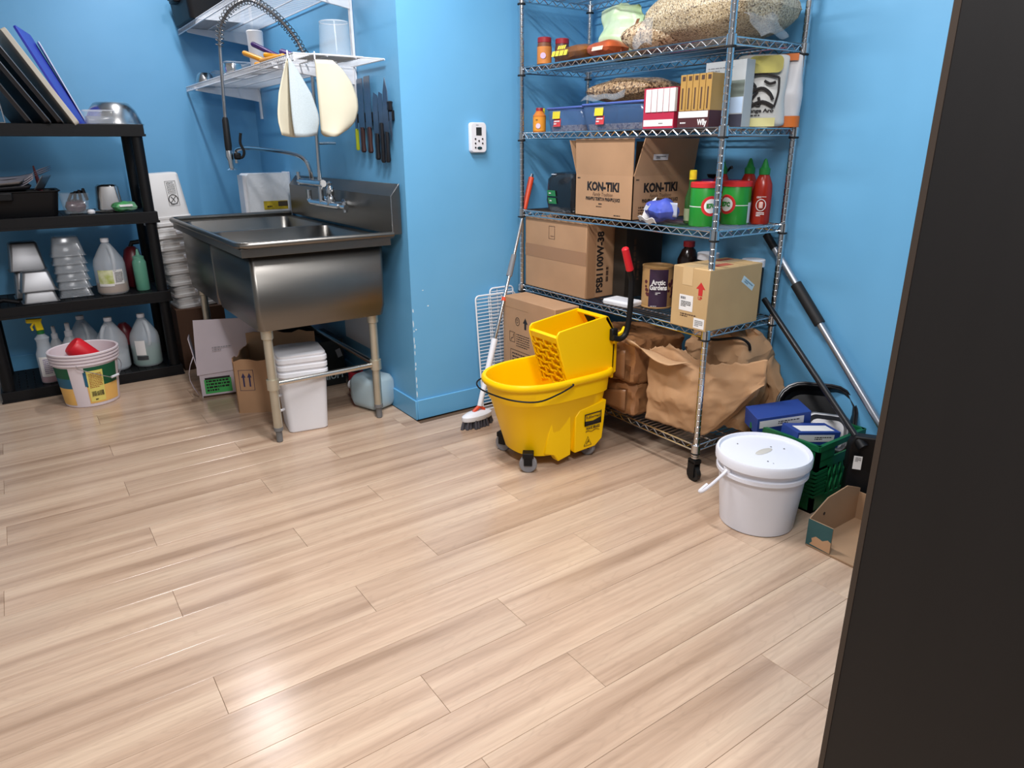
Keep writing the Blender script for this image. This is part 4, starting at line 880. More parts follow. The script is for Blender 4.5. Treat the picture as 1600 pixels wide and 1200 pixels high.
# KON-TIKI carton, flaps standing open
t = thing('pineapple_carton', 'brown carton lettered KON-TIKI with its flaps standing open', 'box', (0.830, -0.628, S3)); a, b_, h = 0.185, 0.185, 0.180
cb = MB(); T = 0.004
cb.box(-a, -a+T, -b_, b_, 0, h); cb.box(a-T, a, -b_, b_, 0, h); cb.box(-a, a, -b_, -b_+T, 0, h); cb.box(-a, a, b_-T, b_, 0, h); cb.box(-a, a, -b_, b_, 0, T)
cb.build('body', KRAFT, t)
MB().prism([(-a, -b_+0.004, h), (-a, b_-0.004, h), (-a-0.012, b_-0.010, h+0.150), (-a-0.012, -b_-0.006, h+0.150)], (T, 0, 0)).build('front_flap', KRAFT, t)
MB().prism([(-a+0.004, -b_, h), (a-0.004, -b_, h), (a-0.004, -b_-0.02, h+0.150), (-a+0.04, -b_-0.02, h+0.150)], (0, T, 0)).build('side_flap', KRAFT, t)
MB().prism([(-a+0.004, b_-T, h), (a-0.004, b_-T, h), (a-0.004, b_+0.02, h+0.145), (-a-0.02, b_+0.02, h+0.145)], (0, T, 0)).build('side_flap', KRAFT, t)
MB().prism([(a-T, -b_+0.004, h), (a-T, b_-0.004, h), (a, b_-0.006, h+0.14), (a, -b_+0.006, h+0.14)], (T, 0, 0)).build('back_flap', KRAFTIN, t)
def kon(org, right, s=1.0):
    O = Vector(org); 
    text(t, 'KON-TIKI', O+Vector((0, 0, 0.130)), right, UP, 0.036*s, INK, 0.205, 0.0025)
    text(t, 'Family Tradition', O+Vector((0, 0, 0.098)), right, UP, 0.016, BROWNINK, 0.13, 0.0, shear=0.3)
    text(t, 'PINEAPPLE TIDBITS IN PINEAPPLE JUICE', O+Vector((0, 0, 0.078)), right, UP, 0.014, INK, 0.22, 0.0008)
    bars(t, INK, O+Vector((0, 0, 0.058)), right, UP, 0.05, 0.01, 1); bars(t, BROWNINK, O+Vector((0, 0, 0.046)), right, UP, 0.08, 0.008, 1)
kon((-a, 0.0, 0), NX); kon((-0.02, -b_, 0), NY)
bars(t, INK, (-a, -0.12, 0.014), NX, UP, 0.09, 0.007, 1); bars(t, INK, (-a, 0.15, 0.165), NX, UP, 0.04, 0.010, 1); bars(t, INK, (-0.15, -b_, 0.165), NY, UP, 0.04, 0.010, 1); bars(t, BROWNINK, (-0.11, -b_, 0.035), NY, UP, 0.08, 0.045, 4)
decal(t, 'address_label', WHITEP, (-0.045, -b_-0.012, h+0.075), NY, (0, -0.13, 1), 0.088, 0.024, off=0.002); bars(t, INK, (-0.045, -b_-0.0125, h+0.075), NY, (0, -0.13, 1), 0.06, 0.012, 2, off=0.0034)
# blue and white crumpled packet
t = thing('crumpled_packet', 'crumpled blue and white packet lying on third shelf before the KON-TIKI carton', 'packet', (0.685, -0.945, S3), -0.35)
crumple(pillow_mb(0.055, 0.075, 0.042, 18, 0.45, 0.010, 20, 7), 0.010, 18, 4).build('packet_body', mat('blue_foil', (76, 92, 186), 0.35, var=0.12, vscale=20, bump=0.3), t)
MB().sheet(6, 6, lambda u, v: Vector((-0.02-0.03*u+0.02*v, 0.055+0.035*u, 0.005+0.095*v*(1-0.4*u)))).build('white_flap', WHITEP, t, solid=0.0015)
MB().sheet(8, 6, lambda u, v: Vector((-0.062-0.012*v, 0.07-0.15*u, 0.003+0.020*v+0.006*math.sin(9*u)))).build('white_flap', WHITEP, t, solid=0.0015)
decal(t, 'picture', mat('packet_picture', (176, 178, 186), 0.4, var=0.2, vscale=40), (-0.048, 0.02, 0.058), NX, (0.6, 0, 1), 0.035, 0.028, off=0.012)
MB().sheet(6, 6, lambda u, v: Vector((0.0+0.02*u, -0.04-0.05*u, 0.03+0.055*v))).build('grey_flap', mat('grey_film', (168, 174, 190), 0.4), t, solid=0.0015)
# green bottle with yellow cap
t = thing('juice_bottle', 'slim green glass bottle with yellow cap beside the tins', 'bottle', (0.760, -1.030, S3))
MB().lathe([(0.024, 0), (0.026, 0.004), (0.026, 0.10), (0.014, 0.140), (0.013, 0.178)], 20).build('body', mat('green_glass', (44, 84, 36), 0.12, alpha=0.85), t)
MB().lathe([(0.0145, 0.172), (0.0145, 0.205), (0.012, 0.208)], 18).build('cap', mat('yellow_cap', (238, 214, 40), 0.4), t); MB().lathe([(0.0265, 0.012), (0.0265, 0.06)], 20, cap0=False, cap1=False).build('label', mat('greyish_label', (130, 140, 110), 0.5), t)
t, a, b_, h = carton('purple_box', 'purple box with orange mark behind the green bottle on third shelf', 'box', 0.93, 1.03, -1.075, -0.93, S3, S3+0.165, mat('purple_card', (92, 44, 120), 0.5), bevel=0.001); decal(t, 'orange_mark', mat('dull_orange', (180, 110, 60), 0.5), (-a, 0, 0.14), NX, UP, 0.05, 0.022)
t = thing('ladle', 'black plastic ladle with curved handle lying behind the purple box', 'ladle', (0.99, -0.985, S3+0.166))
MB().tube(smooth_path([(0, 0.03, 0.006), (0, 0.0, 0.012), (0, -0.03, 0.035), (0, -0.045, 0.05), (0, -0.05, 0.042)], 5), 0.005, 8).build('handle', BLACKPL, t); MB().lathe([(0.0, 0.0), (0.02, 0.004), (0.026, 0.018)], 14, (0, 0.045)).build('bowl', BLACKPL, t)
def wrap(t, m, nm, th0, th1, z0, z1, r, off): 
    n = 16; return MB().loft([[((r+off)*math.cos(th0+(th1-th0)*i/n), (r+off)*math.sin(th0+(th1-th0)*i/n), z) for i in range(n+1)] for z in (z0, z1)], False, False, False).build(nm, m, t)
# green and red tins
TG = mat('tin_green', (34, 132, 44), 0.35); TR = mat('tin_red_lid', (198, 42, 44), 0.4)
def tin(label, x, y, th0=3.95, side=None):
    t = thing('spice_tin', label, 'tin', (x, y, S3), 0, 'green tins with red lids'); r = 0.056
    MB().lathe([(r-0.001, 0), (r, 0.003), (r, 0.146), (r-0.001, 0.148)], 32).build('can_body', TG, t)
    MB().lathe([(r+0.002, 0.146), (r+0.002, 0.163), (r-0.001, 0.166), (r-0.006, 0.166), (r-0.008, 0.162)], 32).build('lid', TR, t)
    MB().lathe([(r+0.0006, 0.073), (r+0.0006, 0.076)], 32, cap0=False, cap1=False).build('white_line', WHITEP, t)
    def disc(rad, m, nm, off):
        n = 26; vs = []; fs = []
        for k in range(7):
            for i in range(n):
                a_ = 2*PI*i/n; rr = rad*k/6; th = th0+rr*math.cos(a_)/r; vs.append(((r+off)*math.cos(th), (r+off)*math.sin(th), 0.078+rr*math.sin(a_)))
        for k in range(6):
            for i in range(n): fs.append((k*n+i, k*n+(i+1) % n, (k+1)*n+(i+1) % n, (k+1)*n+i))
        return MB().add(vs, fs).build(nm, m, t)
    disc(0.038, TR, 'red_ring', 0.0010); disc(0.027, WHITEP, 'white_disc', 0.0016)
    n = Vector((math.cos(th0), math.sin(th0), 0))
    if side: wrap(t, mat('pale_blue_panel', (190, 208, 216), 0.5), 'nutrition_panel', side, side+0.55, 0.006, 0.085, r, 0.0012)
    text(t, 'E7C', n*(r+0.0022)+Vector((0, 0, 0.078)), (-n.y, n.x, 0), UP, 0.016, TG, 0.04, 0.0014)
    return t
tin('green tin with red lid and round emblem, left of the front post', 0.745, -1.110, 4.30); tin('green tin with red lid, partly hidden behind the front post', 0.900, -1.140, 3.10, 4.75)
# chilli sauce bottles
CH = mat('chilli_red', (150, 34, 20), 0.25); GC = mat('green_nozzle', (30, 120, 52), 0.4)
def chilli(label, x, y):
    t = thing('chilli_sauce_bottle', label, 'bottle', (x, y, S3), 0, 'red chilli sauce bottles with green nozzles')
    MB().lathe([(0.034, 0), (0.037, 0.006), (0.037, 0.125), (0.034, 0.155), (0.022, 0.185), (0.017, 0.192)], 24).build('body', CH, t)
    MB().lathe([(0.021, 0.190), (0.021, 0.212), (0.015, 0.218), (0.006, 0.245), (0.003, 0.250)], 18).build('nozzle', GC, t)
    n = Vector((-0.83, -0.56, 0)); rt = Vector((0.56, -0.83, 0))
    MB().tube([n*0.0385*math.cos(0.3*math.cos(a_))+rt*0.018*math.cos(a_)+Vector((0, 0, 0.075+0.022*math.sin(a_))) for a_ in [2*PI*i/20 for i in range(20)]], 0.0016, 4, closed=True).build('emblem_ring', WHITEP, t)
    MB().obox(n*0.0376+Vector((0, 0, 0.075)), (0.016, 0.016, 0.026), Matrix.Rotation(0.6, 3, 'Z')).build('emblem', mat('pale_red', (220, 180, 170), 0.5), t, bevel=0.004)
    bars(t, WHITEP, n*0.037+Vector((0, 0, 0.105)), rt, UP, 0.036, 0.008, 2, off=0.0015); bars(t, WHITEP, n*0.037+Vector((0, 0, 0.040)), rt, UP, 0.03, 0.018, 3, off=0.0015)
    return t
chilli('red chilli sauce bottle with green nozzle standing right of the tins', 0.975, -1.205); chilli('red chilli sauce bottle behind the second tin, nearer the wall', 1.015, -1.105); chilli('red chilli sauce bottle behind the second tin, shorter-looking and left of the other', 0.935, -1.030)
# --- fourth shelf
t, a, b_, h = carton('cardboard_box', 'large brown carton marked PSB1100W-38 at left end of fourth shelf', 'box', 0.632, 1.020, -0.545, -0.075, S4, S4+0.345, KRAFT)
TAPE = mat('brown_tape', (158, 120, 88), 0.35)
decal(t, 'tape', TAPE, (-a, 0.0, 0.185), NX, UP, 2*b_, 0.062); decal(t, 'tape', TAPE, (-a+0.035, -b_, 0.17), NY, UP, 0.05, 0.34)
MB().tube([(-a-0.0004, 0.02+c[0], 0.285+c[1]) for c in ((-0.022, -0.030), (0.022, -0.030), (0.022, 0.030), (-0.022, 0.030))], 0.0012, 4, closed=True).build('print_frame', INK, t); MB().tube([(-a-0.0004, 0.004, 0.268), (-a-0.0004, 0.030, 0.268)], 0.0012, 4).build('print_mark', BROWNINK, t)
text(t, 'PSB1100W-38', (-0.105, -b_, 0.165), UP, (-1, 0, 0), 0.040, INK, 0.285, 0.0022)
bars(t, BROWNINK, (-0.06, -b_, 0.15), UP, (-1, 0, 0), 0.16, 0.022, 1, fill=0.7)
MB().tube([(0.03+0.05*math.cos(a_), -b_-0.0004, 0.17+0.115*math.sin(a_)) for a_ in [2*PI*i/24 for i in range(24)]], 0.0013, 4, closed=True).tube([(0.03, -b_-0.0004, 0.285), (0.11, -b_-0.0004, 0.285), (0.11, -b_-0.0004, 0.055), (0.03, -b_-0.0004, 0.055)], 0.0013, 4).build('ear_defender_drawing', BROWNINK, t)
t, a, b_, h = carton('dark_carton', 'narrow black carton with vertical lettering beside the PSB carton', 'box', 0.790, 1.030, -0.640, -0.560, S4, S4+0.335, mat('dark_olive_card', (42, 36, 30), 0.6)); bars(t, BROWNINK, (-0.05, -b_, 0.18), UP, (-1, 0, 0), 0.2, 0.05, 2)
t = thing('white_block', 'flat white plastic box lying at the edge of fourth shelf', 'box', (0.690, -0.735, S4), 0.12); MB().box(-0.05, 0.05, -0.075, 0.075, 0, 0.026).build('body', WHITEPL, t, bevel=0.008, seg=3); MB().box(-0.0505, 0.0505, -0.0755, 0.0755, 0.012, 0.0135).build('seam', mat('seam_grey', (170, 170, 172), 0.5), t)
t = thing('food_can', 'large food can with dark purple label reading Arctic Gardens', 'can', (0.800, -0.838, S4)); r = 0.068
MB().lathe([(r, 0), (r+0.002, 0.002), (r+0.002, 0.006), (r, 0.008), (r, 0.176), (r+0.002, 0.178), (r+0.002, 0.183), (r-0.004, 0.183), (r-0.006, 0.176)], 36).build('can_body', mat('tan_label', (170, 132, 84), 0.45), t)
wrap(t, mat('aubergine_label', (54, 36, 58), 0.45), 'label', 3.35, 4.60, 0.006, 0.172, r, 0.0008)
n = Vector((math.cos(3.95), math.sin(3.95), 0)); rt = Vector((-n.y, n.x, 0))
text(t, 'Arctic', n*(r+0.0016)+Vector((0, 0, 0.116)), rt, UP, 0.022, WHITEP, 0.060, 0.001); text(t, 'Gardens', n*(r+0.0016)+Vector((0, 0, 0.094)), rt, UP, 0.022, WHITEP, 0.074, 0.001); bars(t, WHITEP, n*(r+0.001)+Vector((0, 0, 0.068)), rt, UP, 0.022, 0.012, 2); bars(t, WHITEP, n*(r+0.001)+Vector((0, 0, 0.012)), rt, UP, 0.06, 0.004, 1)
mb = MB(); rnd = random.Random(2)
for i in range(26):
    th = rnd.uniform(4.68, 5.5) if i < 20 else rnd.uniform(3.0, 3.3); z = rnd.uniform(0.04, 0.12); q = Vector((math.cos(th), math.sin(th), 0)); mb.cyl(q*(r-0.001)+Vector((0, 0, z)), q*(r+0.0012)+Vector((0, 0, z)), rnd.uniform(0.005, 0.009), n=9)
mb.build('berry_print', mat('berry_brown', (84, 36, 40), 0.5), t)['kind'] = 'stuff'
t = thing('dark_bottle', 'dark bottle with red cap behind the Arctic Gardens can', 'bottle', (1.000, -0.830, S4)); MB().lathe([(0.045, 0), (0.048, 0.005), (0.048, 0.19), (0.03, 0.232), (0.022, 0.24), (0.022, 0.25)], 22).build('body', mat('cola_dark', (36, 24, 22), 0.2), t); MB().lathe([(0.026, 0.246), (0.026, 0.268), (0.024, 0.27)], 20).build('cap', mat('dark_red_screw_cap', (140, 30, 36), 0.4), t)
def lidjar(label, x, y): 
    t = thing('lidded_jar', label, 'jar', (x, y, S4), 0, 'white-lidded dark jars on fourth shelf'); MB().lathe([(0.042, 0), (0.045, 0.004), (0.045, 0.195), (0.038, 0.21)], 22).build('body', mat('dark_jar', (34, 32, 32), 0.25), t); MB().lathe([(0.047, 0.206), (0.047, 0.232), (0.045, 0.234)], 22).build('lid', WHITEPL, t)
lidjar('dark jar with white lid behind the carton with red arrow, next to can', 0.985, -0.955); lidjar('dark jar with white lid between red-arrow carton and rear post', 0.985, -1.190)
t, a, b_, h = carton('cardboard_box', 'tan carton with red up arrow and white labels on fourth shelf', 'box', 0.600, 0.915, -1.285, -1.105, S4, S4+0.238, KRAFT2)
TP2 = mat('clear_tape_tan', (206, 176, 132), 0.25)
decal(t, 'tape', TP2, (-a, 0.015, h-0.035), NX, UP, 0.05, 0.07); MB().box(-a, a, -0.012, 0.04, h, h+0.0006).build('tape', TP2, t)
decal(t, 'red_stamp', mat('faded_red', (170, 88, 70), 0.6), (-0.02, -0.03, h), NY, (0, 1, 0), 0.10, 0.04); decal(t, 'red_stamp', mat('faded_red', (170, 88, 70), 0.6), (0.09, 0.05, h), NY, (0, 1, 0), 0.10, 0.03)
REDI = mat('red_ink', (190, 46, 44), 0.6)
MB().prism([(-a-0.0006, -0.052+p, 0.158+z) for p, z in ((-0.010, -0.022), (0.010, -0.022), (0.010, 0.004), (0.022, 0.004), (0, 0.030), (-0.022, 0.004), (-0.010, 0.004))], (0.0004, 0, 0)).build('red_arrow', REDI, t); text(t, 'UP', (-a, -0.052, 0.126), NX, UP, 0.012, REDI, None, 0.0006)
decal(t, 'shipping_label', WHITEP, (-a, 0.015, 0.098), NX, UP, 0.068, 0.062); bars(t, GREYPL, (-a-0.0006, 0.015, 0.117), NX, UP, 0.055, 0.012, 1, fill=0.8); bars(t, INK, (-a-0.0006, 0.015, 0.094), NX, UP, 0.05, 0.024, 4)
decal(t, 'shipping_label', WHITEP, (-a, -0.055, 0.028), NX, UP, 0.052, 0.040); bars(t, GREYPL, (-a-0.0006, -0.055, 0.028), NX, UP, 0.04, 0.026, 4); bars(t, BROWNINK, (-a, 0.0, 0.050), NX, UP, 0.08, 0.016, 2)
decal(t, 'tape_sticker', mat('ice_sticker', (196, 216, 222), 0.4), (0.075, -b_, 0.165), (1, 0, -0.62), (0.62, 0, 1), 0.085, 0.026); bars(t, mat('steel_blue', (92, 130, 150), 0.5), (0.078, -b_-0.0006, 0.163), (1, 0, -0.62), (0.62, 0, 1), 0.06, 0.015, 2)
# --- bottom shelf
def parcel(label, loc, rz, hx_, hy_, h, seed):
    t = thing('paper_parcel', label, 'parcel', loc, rz, 'brown wrapped parcels on bottom shelf'); rs = []
    for z, s in [(0, 0.96), (0.01, 1.0)]+[(h*k/12, 1.0) for k in range(1, 12)]+[(h-0.01, 0.99), (h, 0.95), (h+0.002, 0.8), (h+0.004, 0.6), (h+0.004, 0.4), (h+0.004, 0.2), (h+0.004, 0.02)]: rs.append(rdense(hx_*s, hy_*s, 0.02, z, 72))
    mb = MB().loft(rs); crumple(mb, 0.014, 8, seed); crease(mb, 0.022, 13, seed); lo = min(v[2] for v in mb.v); mb.v = [(x, y, z-lo) for x, y, z in mb.v]; mb.build('wrapped_body', BROWNWRAP, t, ang=22)
    MB().sheet(6, 6, lambda u, v: Vector((-hx_-0.010-0.008*math.sin(PI*u), -hy_*0.75+hy_*1.0*u, h*0.15+h*0.7*v*(1-0.4*u)))).build('end_fold', BROWNWRAP, t, solid=0.002)
    return t
parcel('brown paper wrapped parcel at the bottom of the pair behind mop bucket', (0.775, -0.715, S5), 0.02, 0.15, 0.185, 0.145, 1)
parcel('brown paper wrapped parcel lying on top of the other behind mop bucket', (0.765, -0.735, S5+0.152), -0.03, 0.155, 0.18, 0.190, 5)
parcel('brown paper bundle behind the parcels at left rear of bottom shelf', (0.860, -0.330, S5), 0.0, 0.15, 0.17, 0.25, 9)
# big folded kraft sack standing in front
t = thing('kraft_sack', 'large flat kraft paper sack with torn top standing on bottom shelf', 'sack', (0.730, -1.130, S5))
def ks(u, v):      # u along the sack, v up
    p = Vector((0.662, -0.945)).lerp(Vector((0.735, -1.355)), u) if u < 0.62 else Vector((0.7073, -1.1992)).lerp(Vector((0.81, -1.43)), (u-0.62)/0.38)
    topz = 0.33+0.03*math.sin(6*u)+(0.05*max(0, (u-0.5)/0.5))
    bot = 0.004+max(0, (u-0.66)/0.34)**1.3*0.34*(1-v)*0.9
    z = bot*(1-v)+topz*v if u > 0.66 else topz*v+0.004*(1-v)
    bulge = 0.030*math.sin(PI*u)*math.sin(PI*v)+0.010*noise.noise(Vector((u*5, v*4, 1)))
    return Vector((p.x-0.73-bulge, p.y+1.13, z))
ksm = MB().sheet(64, 44, lambda u, v: ks(u, v)+(Vector((0, 0, 0.012*noise.noise(Vector((u*14, 0, 2)))+0.008*noise.noise(Vector((u*40, 0, 7))))) if v > 0.97 else Vector((0, 0, 0))))
crease(ksm, 0.016, 9, 4).build('front_sheet', KRAFTPAPER, t, solid=0.0015, ang=18)
MB().sheet(22, 14, lambda u, v: ks(0.05+0.86*u, v)*1.0+Vector((0.085, 0, 0))*(0.6+0.4*v)+Vector((0, 0, -0.05*v))).build('back_sheet', KRAFTPAPER, t, solid=0.0015)
MB().sheet(14, 8, lambda u, v: Vector((-0.075-0.065*math.sin(PI*v*0.6)+0.02*u, 0.215-0.25*u*(1-0.3*v)+0.05*v*(1-u), 0.315+0.055*v*(1-u*0.9)-0.03*u*v+0.008*math.sin(7*u)))).build('torn_flap', mat_kraft('pale_kraft', (190, 152, 114)), t, solid=0.0015)
bprof = ((0, .10, .16), (.16, .12, .19), (.34, .10, .17), (.40, .07, .13), (.415, .03, .06))
def bpr(z):
    for (z0, a0, b0), (z1, a1, b1) in zip(bprof, bprof[1:]):
        if z <= z1+1e-6: k = (z-z0)/(z1-z0); return a0+(a1-a0)*k, b0+(b1-b0)*k
mb = MB().loft([rdense(*bpr(0.415*k/22), min(0.05, bpr(0.415*k/22)[0]*0.6), 0.415*k/22, 72) for k in range(23)])
t = thing('kraft_bundle', 'crumpled brown kraft paper bundle filling the right end of bottom shelf', 'bundle', (0.925, -1.150, S5), 0.0)
crumple(mb, 0.022, 7, 3); crease(mb, 0.05, 8, 6); lo = min(v[2] for v in mb.v); mb.v = [(x, y, z-lo) for x, y, z in mb.v]; mb.build('bundle_body', KRAFTPAPER, t, ang=22)
MB().tube(smooth_path([(-0.10, 0.09, 0.385), (-0.12, -0.02, 0.395), (-0.10, -0.12, 0.42), (-0.07, -0.15, 0.40), (-0.06, -0.155, 0.37)], 5), 0.006, 6).build('black_strap', BLACKPL, t)
t = thing('brown_wrap', 'loose brown paper wrap drooping off the rack end towards the crate', 'paper', (0.98, -1.36, 0.0))
def bw(u, v):
    x = -0.05+0.12*u+0.03*math.sin(4*v+2*u); y = 0.12-0.30*u*(0.3+0.7*(1-v)); z = (0.60-0.18*u*u)*v+0.02
    return Vector((x+0.02*noise.noise(Vector((u*4, v*5, 3))), y, z))
crease(MB().sheet(34, 40, bw), 0.03, 9, 8).build('sheet', KRAFTPAPER, t, solid=0.002, ang=20)
# ---------------------------------------------------------------- black plastic shelving unit
bs = thing('plastic_shelving_unit', 'black plastic four-tier shelving unit against the far blue wall', 'shelving unit', (-1.26, 1.765, 0))
BX, BY = 0.46, 0.225
TZ = [0.060, 0.520, 0.978, 1.445]
tm = MB()
tm.box(-BX, BX, -BY, -BY+0.012, -0.058, 0.0); tm.box(-BX, BX, BY-0.012, BY, -0.058, 0.0); tm.box(-BX, -BX+0.012, -BY+0.012, BY-0.012, -0.058, 0.0); tm.box(BX-0.012, BX, -BY+0.012, BY-0.012, -0.058, 0.0)
tme = tm.mesh('tier'); tme.materials.append(BLACKPL)
dm = MB()
for i in range(24): x = -BX+0.012+(2*BX-0.024)*(i+0.5)/24; dm.box(x-0.0165, x+0.0165, -BY+0.012, BY-0.012, -0.010, -0.002)
for j in range(7): y = -BY+0.012+(2*BY-0.024)*(j+0.5)/7; dm.box(-BX+0.012, BX-0.012, y-0.012, y+0.012, -0.014, -0.003)
dme = dm.mesh('grid_deck'); dme.materials.append(BLACKPL)
lipm = MB().box(-BX-0.006, BX+0.006, -BY-0.006, BY+0.006, -0.062, -0.052).mesh('lip')
pm_ = MB().lathe([(0.030, 0), (0.030, 1)], 16).mesh('post'); pm_.materials.append(BLACKPL)
for k, z in enumerate(TZ):
    s_ = link('tier', tme, bs, loc=(0, 0, z), bevel=0.003); link('grid_deck', dme, s_)
    lm = MB().box(-BX-0.005, BX+0.005, -BY-0.005, -BY+0.002, -0.062, -0.050).box(BX-0.002, BX+0.005, -BY, BY, -0.062, -0.050).build('lip', BLACKPL, s_)
    if k < 3:
        for sx in (-1, 1):
            for sy in (-1, 1):
                o = link('post', pm_, bs, loc=(sx*(BX-0.038), sy*(BY-0.038), z)); o.scale = (1, 1, TZ[k+1]-0.058-z)
for sx in (-1, 1):
    for sy in (-1, 1): MB().lathe([(0.028, 0), (0.030, 0.004), (0.030, 0.02)], 14).build('foot', BLACKPL, bs, loc=(sx*(BX-0.038), sy*(BY-0.038), 0))
def on(k): return TZ[k]
# --- top tier: boards, pans, bowl
def board(name, label, cat, xb, y, w_, h, th, lean, m, group=None, roundr=0.02, rz=0.0):
    t = thing(name, label, cat, (xb, y, on(3)+0.001), group=group, rot=(0, -lean, rz))
    rr = [(0, p[0], p[1]+h/2) for p in rrect(w_/2, h/2, roundr, 0)]
    MB().prism([(-th, y_, z_) for _, y_, z_ in rr], (th, 0, 0)).build('board', m, t, bevel=0.0015); return t
G_ = 'boards and trays leaning on black shelf'
board('cutting_board', 'blue plastic cutting board leaning beside the upturned bowl', 'board', -1.070, 1.74, 0.36, 0.50, 0.012, math.radians(22.5), mat('blue_board', (44, 56, 170), 0.4), G_, rz=-0.22)
board('cutting_board', 'thin white board just showing behind the blue cutting board', 'board', -1.030, 1.93, 0.10, 0.455, 0.006, math.radians(20.5), WHITEPL, G_)
board('cutting_board', 'thick cream cutting board with worn face leaning left of blue board', 'board', -1.118, 1.70, 0.34, 0.50, 0.024, math.radians(29), mat('cream_board', (214, 206, 190), 0.5, var=0.12, vscale=3), G_, rz=0.10)
DARKPAN = mat('dark_baked_pan', (48, 48, 52), 0.4, 0.4, var=0.2, vscale=6)
def tray(label, xb, y, w_, h, lean):
    t = thing('sheet_pan', label, 'tray', (xb, y, on(3)), group=G_, rot=(0, -lean, 0.16))
    rings = [[(x, p[0], p[1]+h/2) for p in rrect(w_/2*s, h/2*s, 0.02, 0)] for x, s in ((0, 1.0), (0, 0.97), (-0.018, 0.94))]
    MB().loft(rings, cap0=False).build('pan_shell', DARKPAN, t, solid=0.0016); MB().tube([(0, p[0], p[1]+h/2) for p in rrect(w_/2, h/2, 0.02, 0)], 0.003, 5, closed=True).build('rim', mat('pan_rim', (128, 130, 134), 0.35, 0.8), t); return t
tray('dark sheet pan leaning directly left of the cream board', -1.205, 1.72, 0.40, 0.46, math.radians(31)); tray('dark sheet pan leaning, second left of the cream board', -1.262, 1.70, 0.40, 0.46, math.radians(31)); tray('dark sheet pan leaning, third left of the cream board', -1.340, 1.72, 0.38, 0.44, math.radians(30))
t = thing('wire_stand', 'small chrome wire stand at the left end of top black tier', 'stand', (-1.475, 1.66, on(3)))
m = MB()
for x in (-0.05, 0.05):
    for y in (-0.05, 0.05): m.cyl((x, y, 0), (x*0.8, y*0.8, 0.19), 0.0025, n=6)
for z, s in ((0.003, 1), (0.185, 0.8), (0.225, 0.8)): m.tube([(x*s, y*s, z) for x, y in ((-0.05, -0.05), (0.05, -0.05), (0.05, 0.05), (-0.05, 0.05))], 0.0025, 6, closed=True)
for x in (-0.04, 0.04):
    for y in (-0.04, 0.04): m.cyl((x, y, 0.185), (x, y, 0.225), 0.0025, n=6)
m.build('frame', mat('white_steel_wire', (210, 212, 216), 0.25, 0.7), t); MB().lathe([(0.03, 0.20), (0.036, 0.21), (0.036, 0.24), (0.02, 0.262), (0.0, 0.265)], 16).build('glass_cap', TRANSP, t)
t = thing('mixing_bowl', 'stainless mixing bowl upside down on the top black tier', 'bowl', (-0.912, 1.775, on(3)))
MB().lathe([(0.150, 0.003), (0.145, 0.003), (0.138, 0.03), (0.118, 0.08), (0.090, 0.115), (0.075, 0.121), (0.0, 0.121)], 40, cap0=False).build('bowl_shell', STEEL2, t); MB().tube([(0.149*math.cos(2*PI*i/40), 0.149*math.sin(2*PI*i/40), 0.004) for i in range(40)], 0.004, 6, closed=True).build('rim', STEEL2, t)
t = thing('clear_container', 'low clear plastic container between the blue board and bowl', 'container', (-1.000, 1.615, on(3)))
MB().loft([rrect(0.075, 0.055, 0.015, 0.068), rrect(0.068, 0.049, 0.015, 0.002)], cap0=False).build('shell', CLEAR, t, solid=0.002); MB().tube(rrect(0.076, 0.056, 0.015, 0.069), 0.003, 6, closed=True).build('rim', TRANSP, t)
MB().loft([rrect(0.060, 0.042, 0.012, 0.004), rrect(0.063, 0.044, 0.012, 0.040)]).build('contents', mat('crumpled_clear', (190, 196, 204), 0.2, alpha=0.5, bump=0.6, bscale=40), t)
# --- second tier
t = thing('bus_tub', 'black bus tub piled with baking trays and papers on second tier', 'tub', (-1.485, 1.735, on(2)))
MB().loft([rrect(0.236, 0.165, 0.03, 0.130), rrect(0.225, 0.155, 0.03, 0.125), rrect(0.205, 0.138, 0.03, 0.004), rrect(0.203, 0.136, 0.03, 0.0)], cap0=False).build('shell', BLACKPL, t, solid=0.004)
MB().box(-0.12, 0.02, -0.185, -0.160, 0.085, 0.130).build('handle_lug', BLACKPL, t, bevel=0.008)
for k, (z, dx, dy, rot, m_) in enumerate(((0.130, -0.06, -0.02, (0.02, -0.05, 0.05), DARKPAN), (0.150, -0.08, -0.03, (0.03, -0.09, -0.04), mat('steel_tray', (120, 120, 124), 0.35, 0.9)))):
    q = thing('baking_tray', ['dark baking tray lying lowest in the black bus tub', 'grey baking tray lying topmost in the black bus tub'][k], 'tray', (-1.485+dx, 1.735+dy, on(2)+z+0.006), group='trays in the bus tub', rot=rot)
    MB().loft([rrect(0.17, 0.12, 0.02, 0.018), rrect(0.16, 0.11, 0.02, 0.004), rrect(0.155, 0.105, 0.02, 0.0)], cap0=False).build('tray_shell', m_, q, solid=0.002)
q = thing('paper_stack', 'curled grey papers sticking out of the black bus tub', 'papers', (-1.395, 1.79, on(2)+0.120)); 
for k in range(3): MB().sheet(6, 8, lambda u, v: Vector((-0.16+0.20*u+0.10*v*v*u, -0.07+0.16*v, 0.012+0.010*k+0.045*v+0.055*(u**3)))).build('sheet', mat('grey_paper', (170, 164, 172), 0.6), q, solid=0.001)
MB().sheet(4, 6, lambda u, v: Vector((0.03+0.05*u+0.05*v, -0.10+0.12*u, 0.01+0.075*v))).build('foil_strip', ALU, q, solid=0.002); 
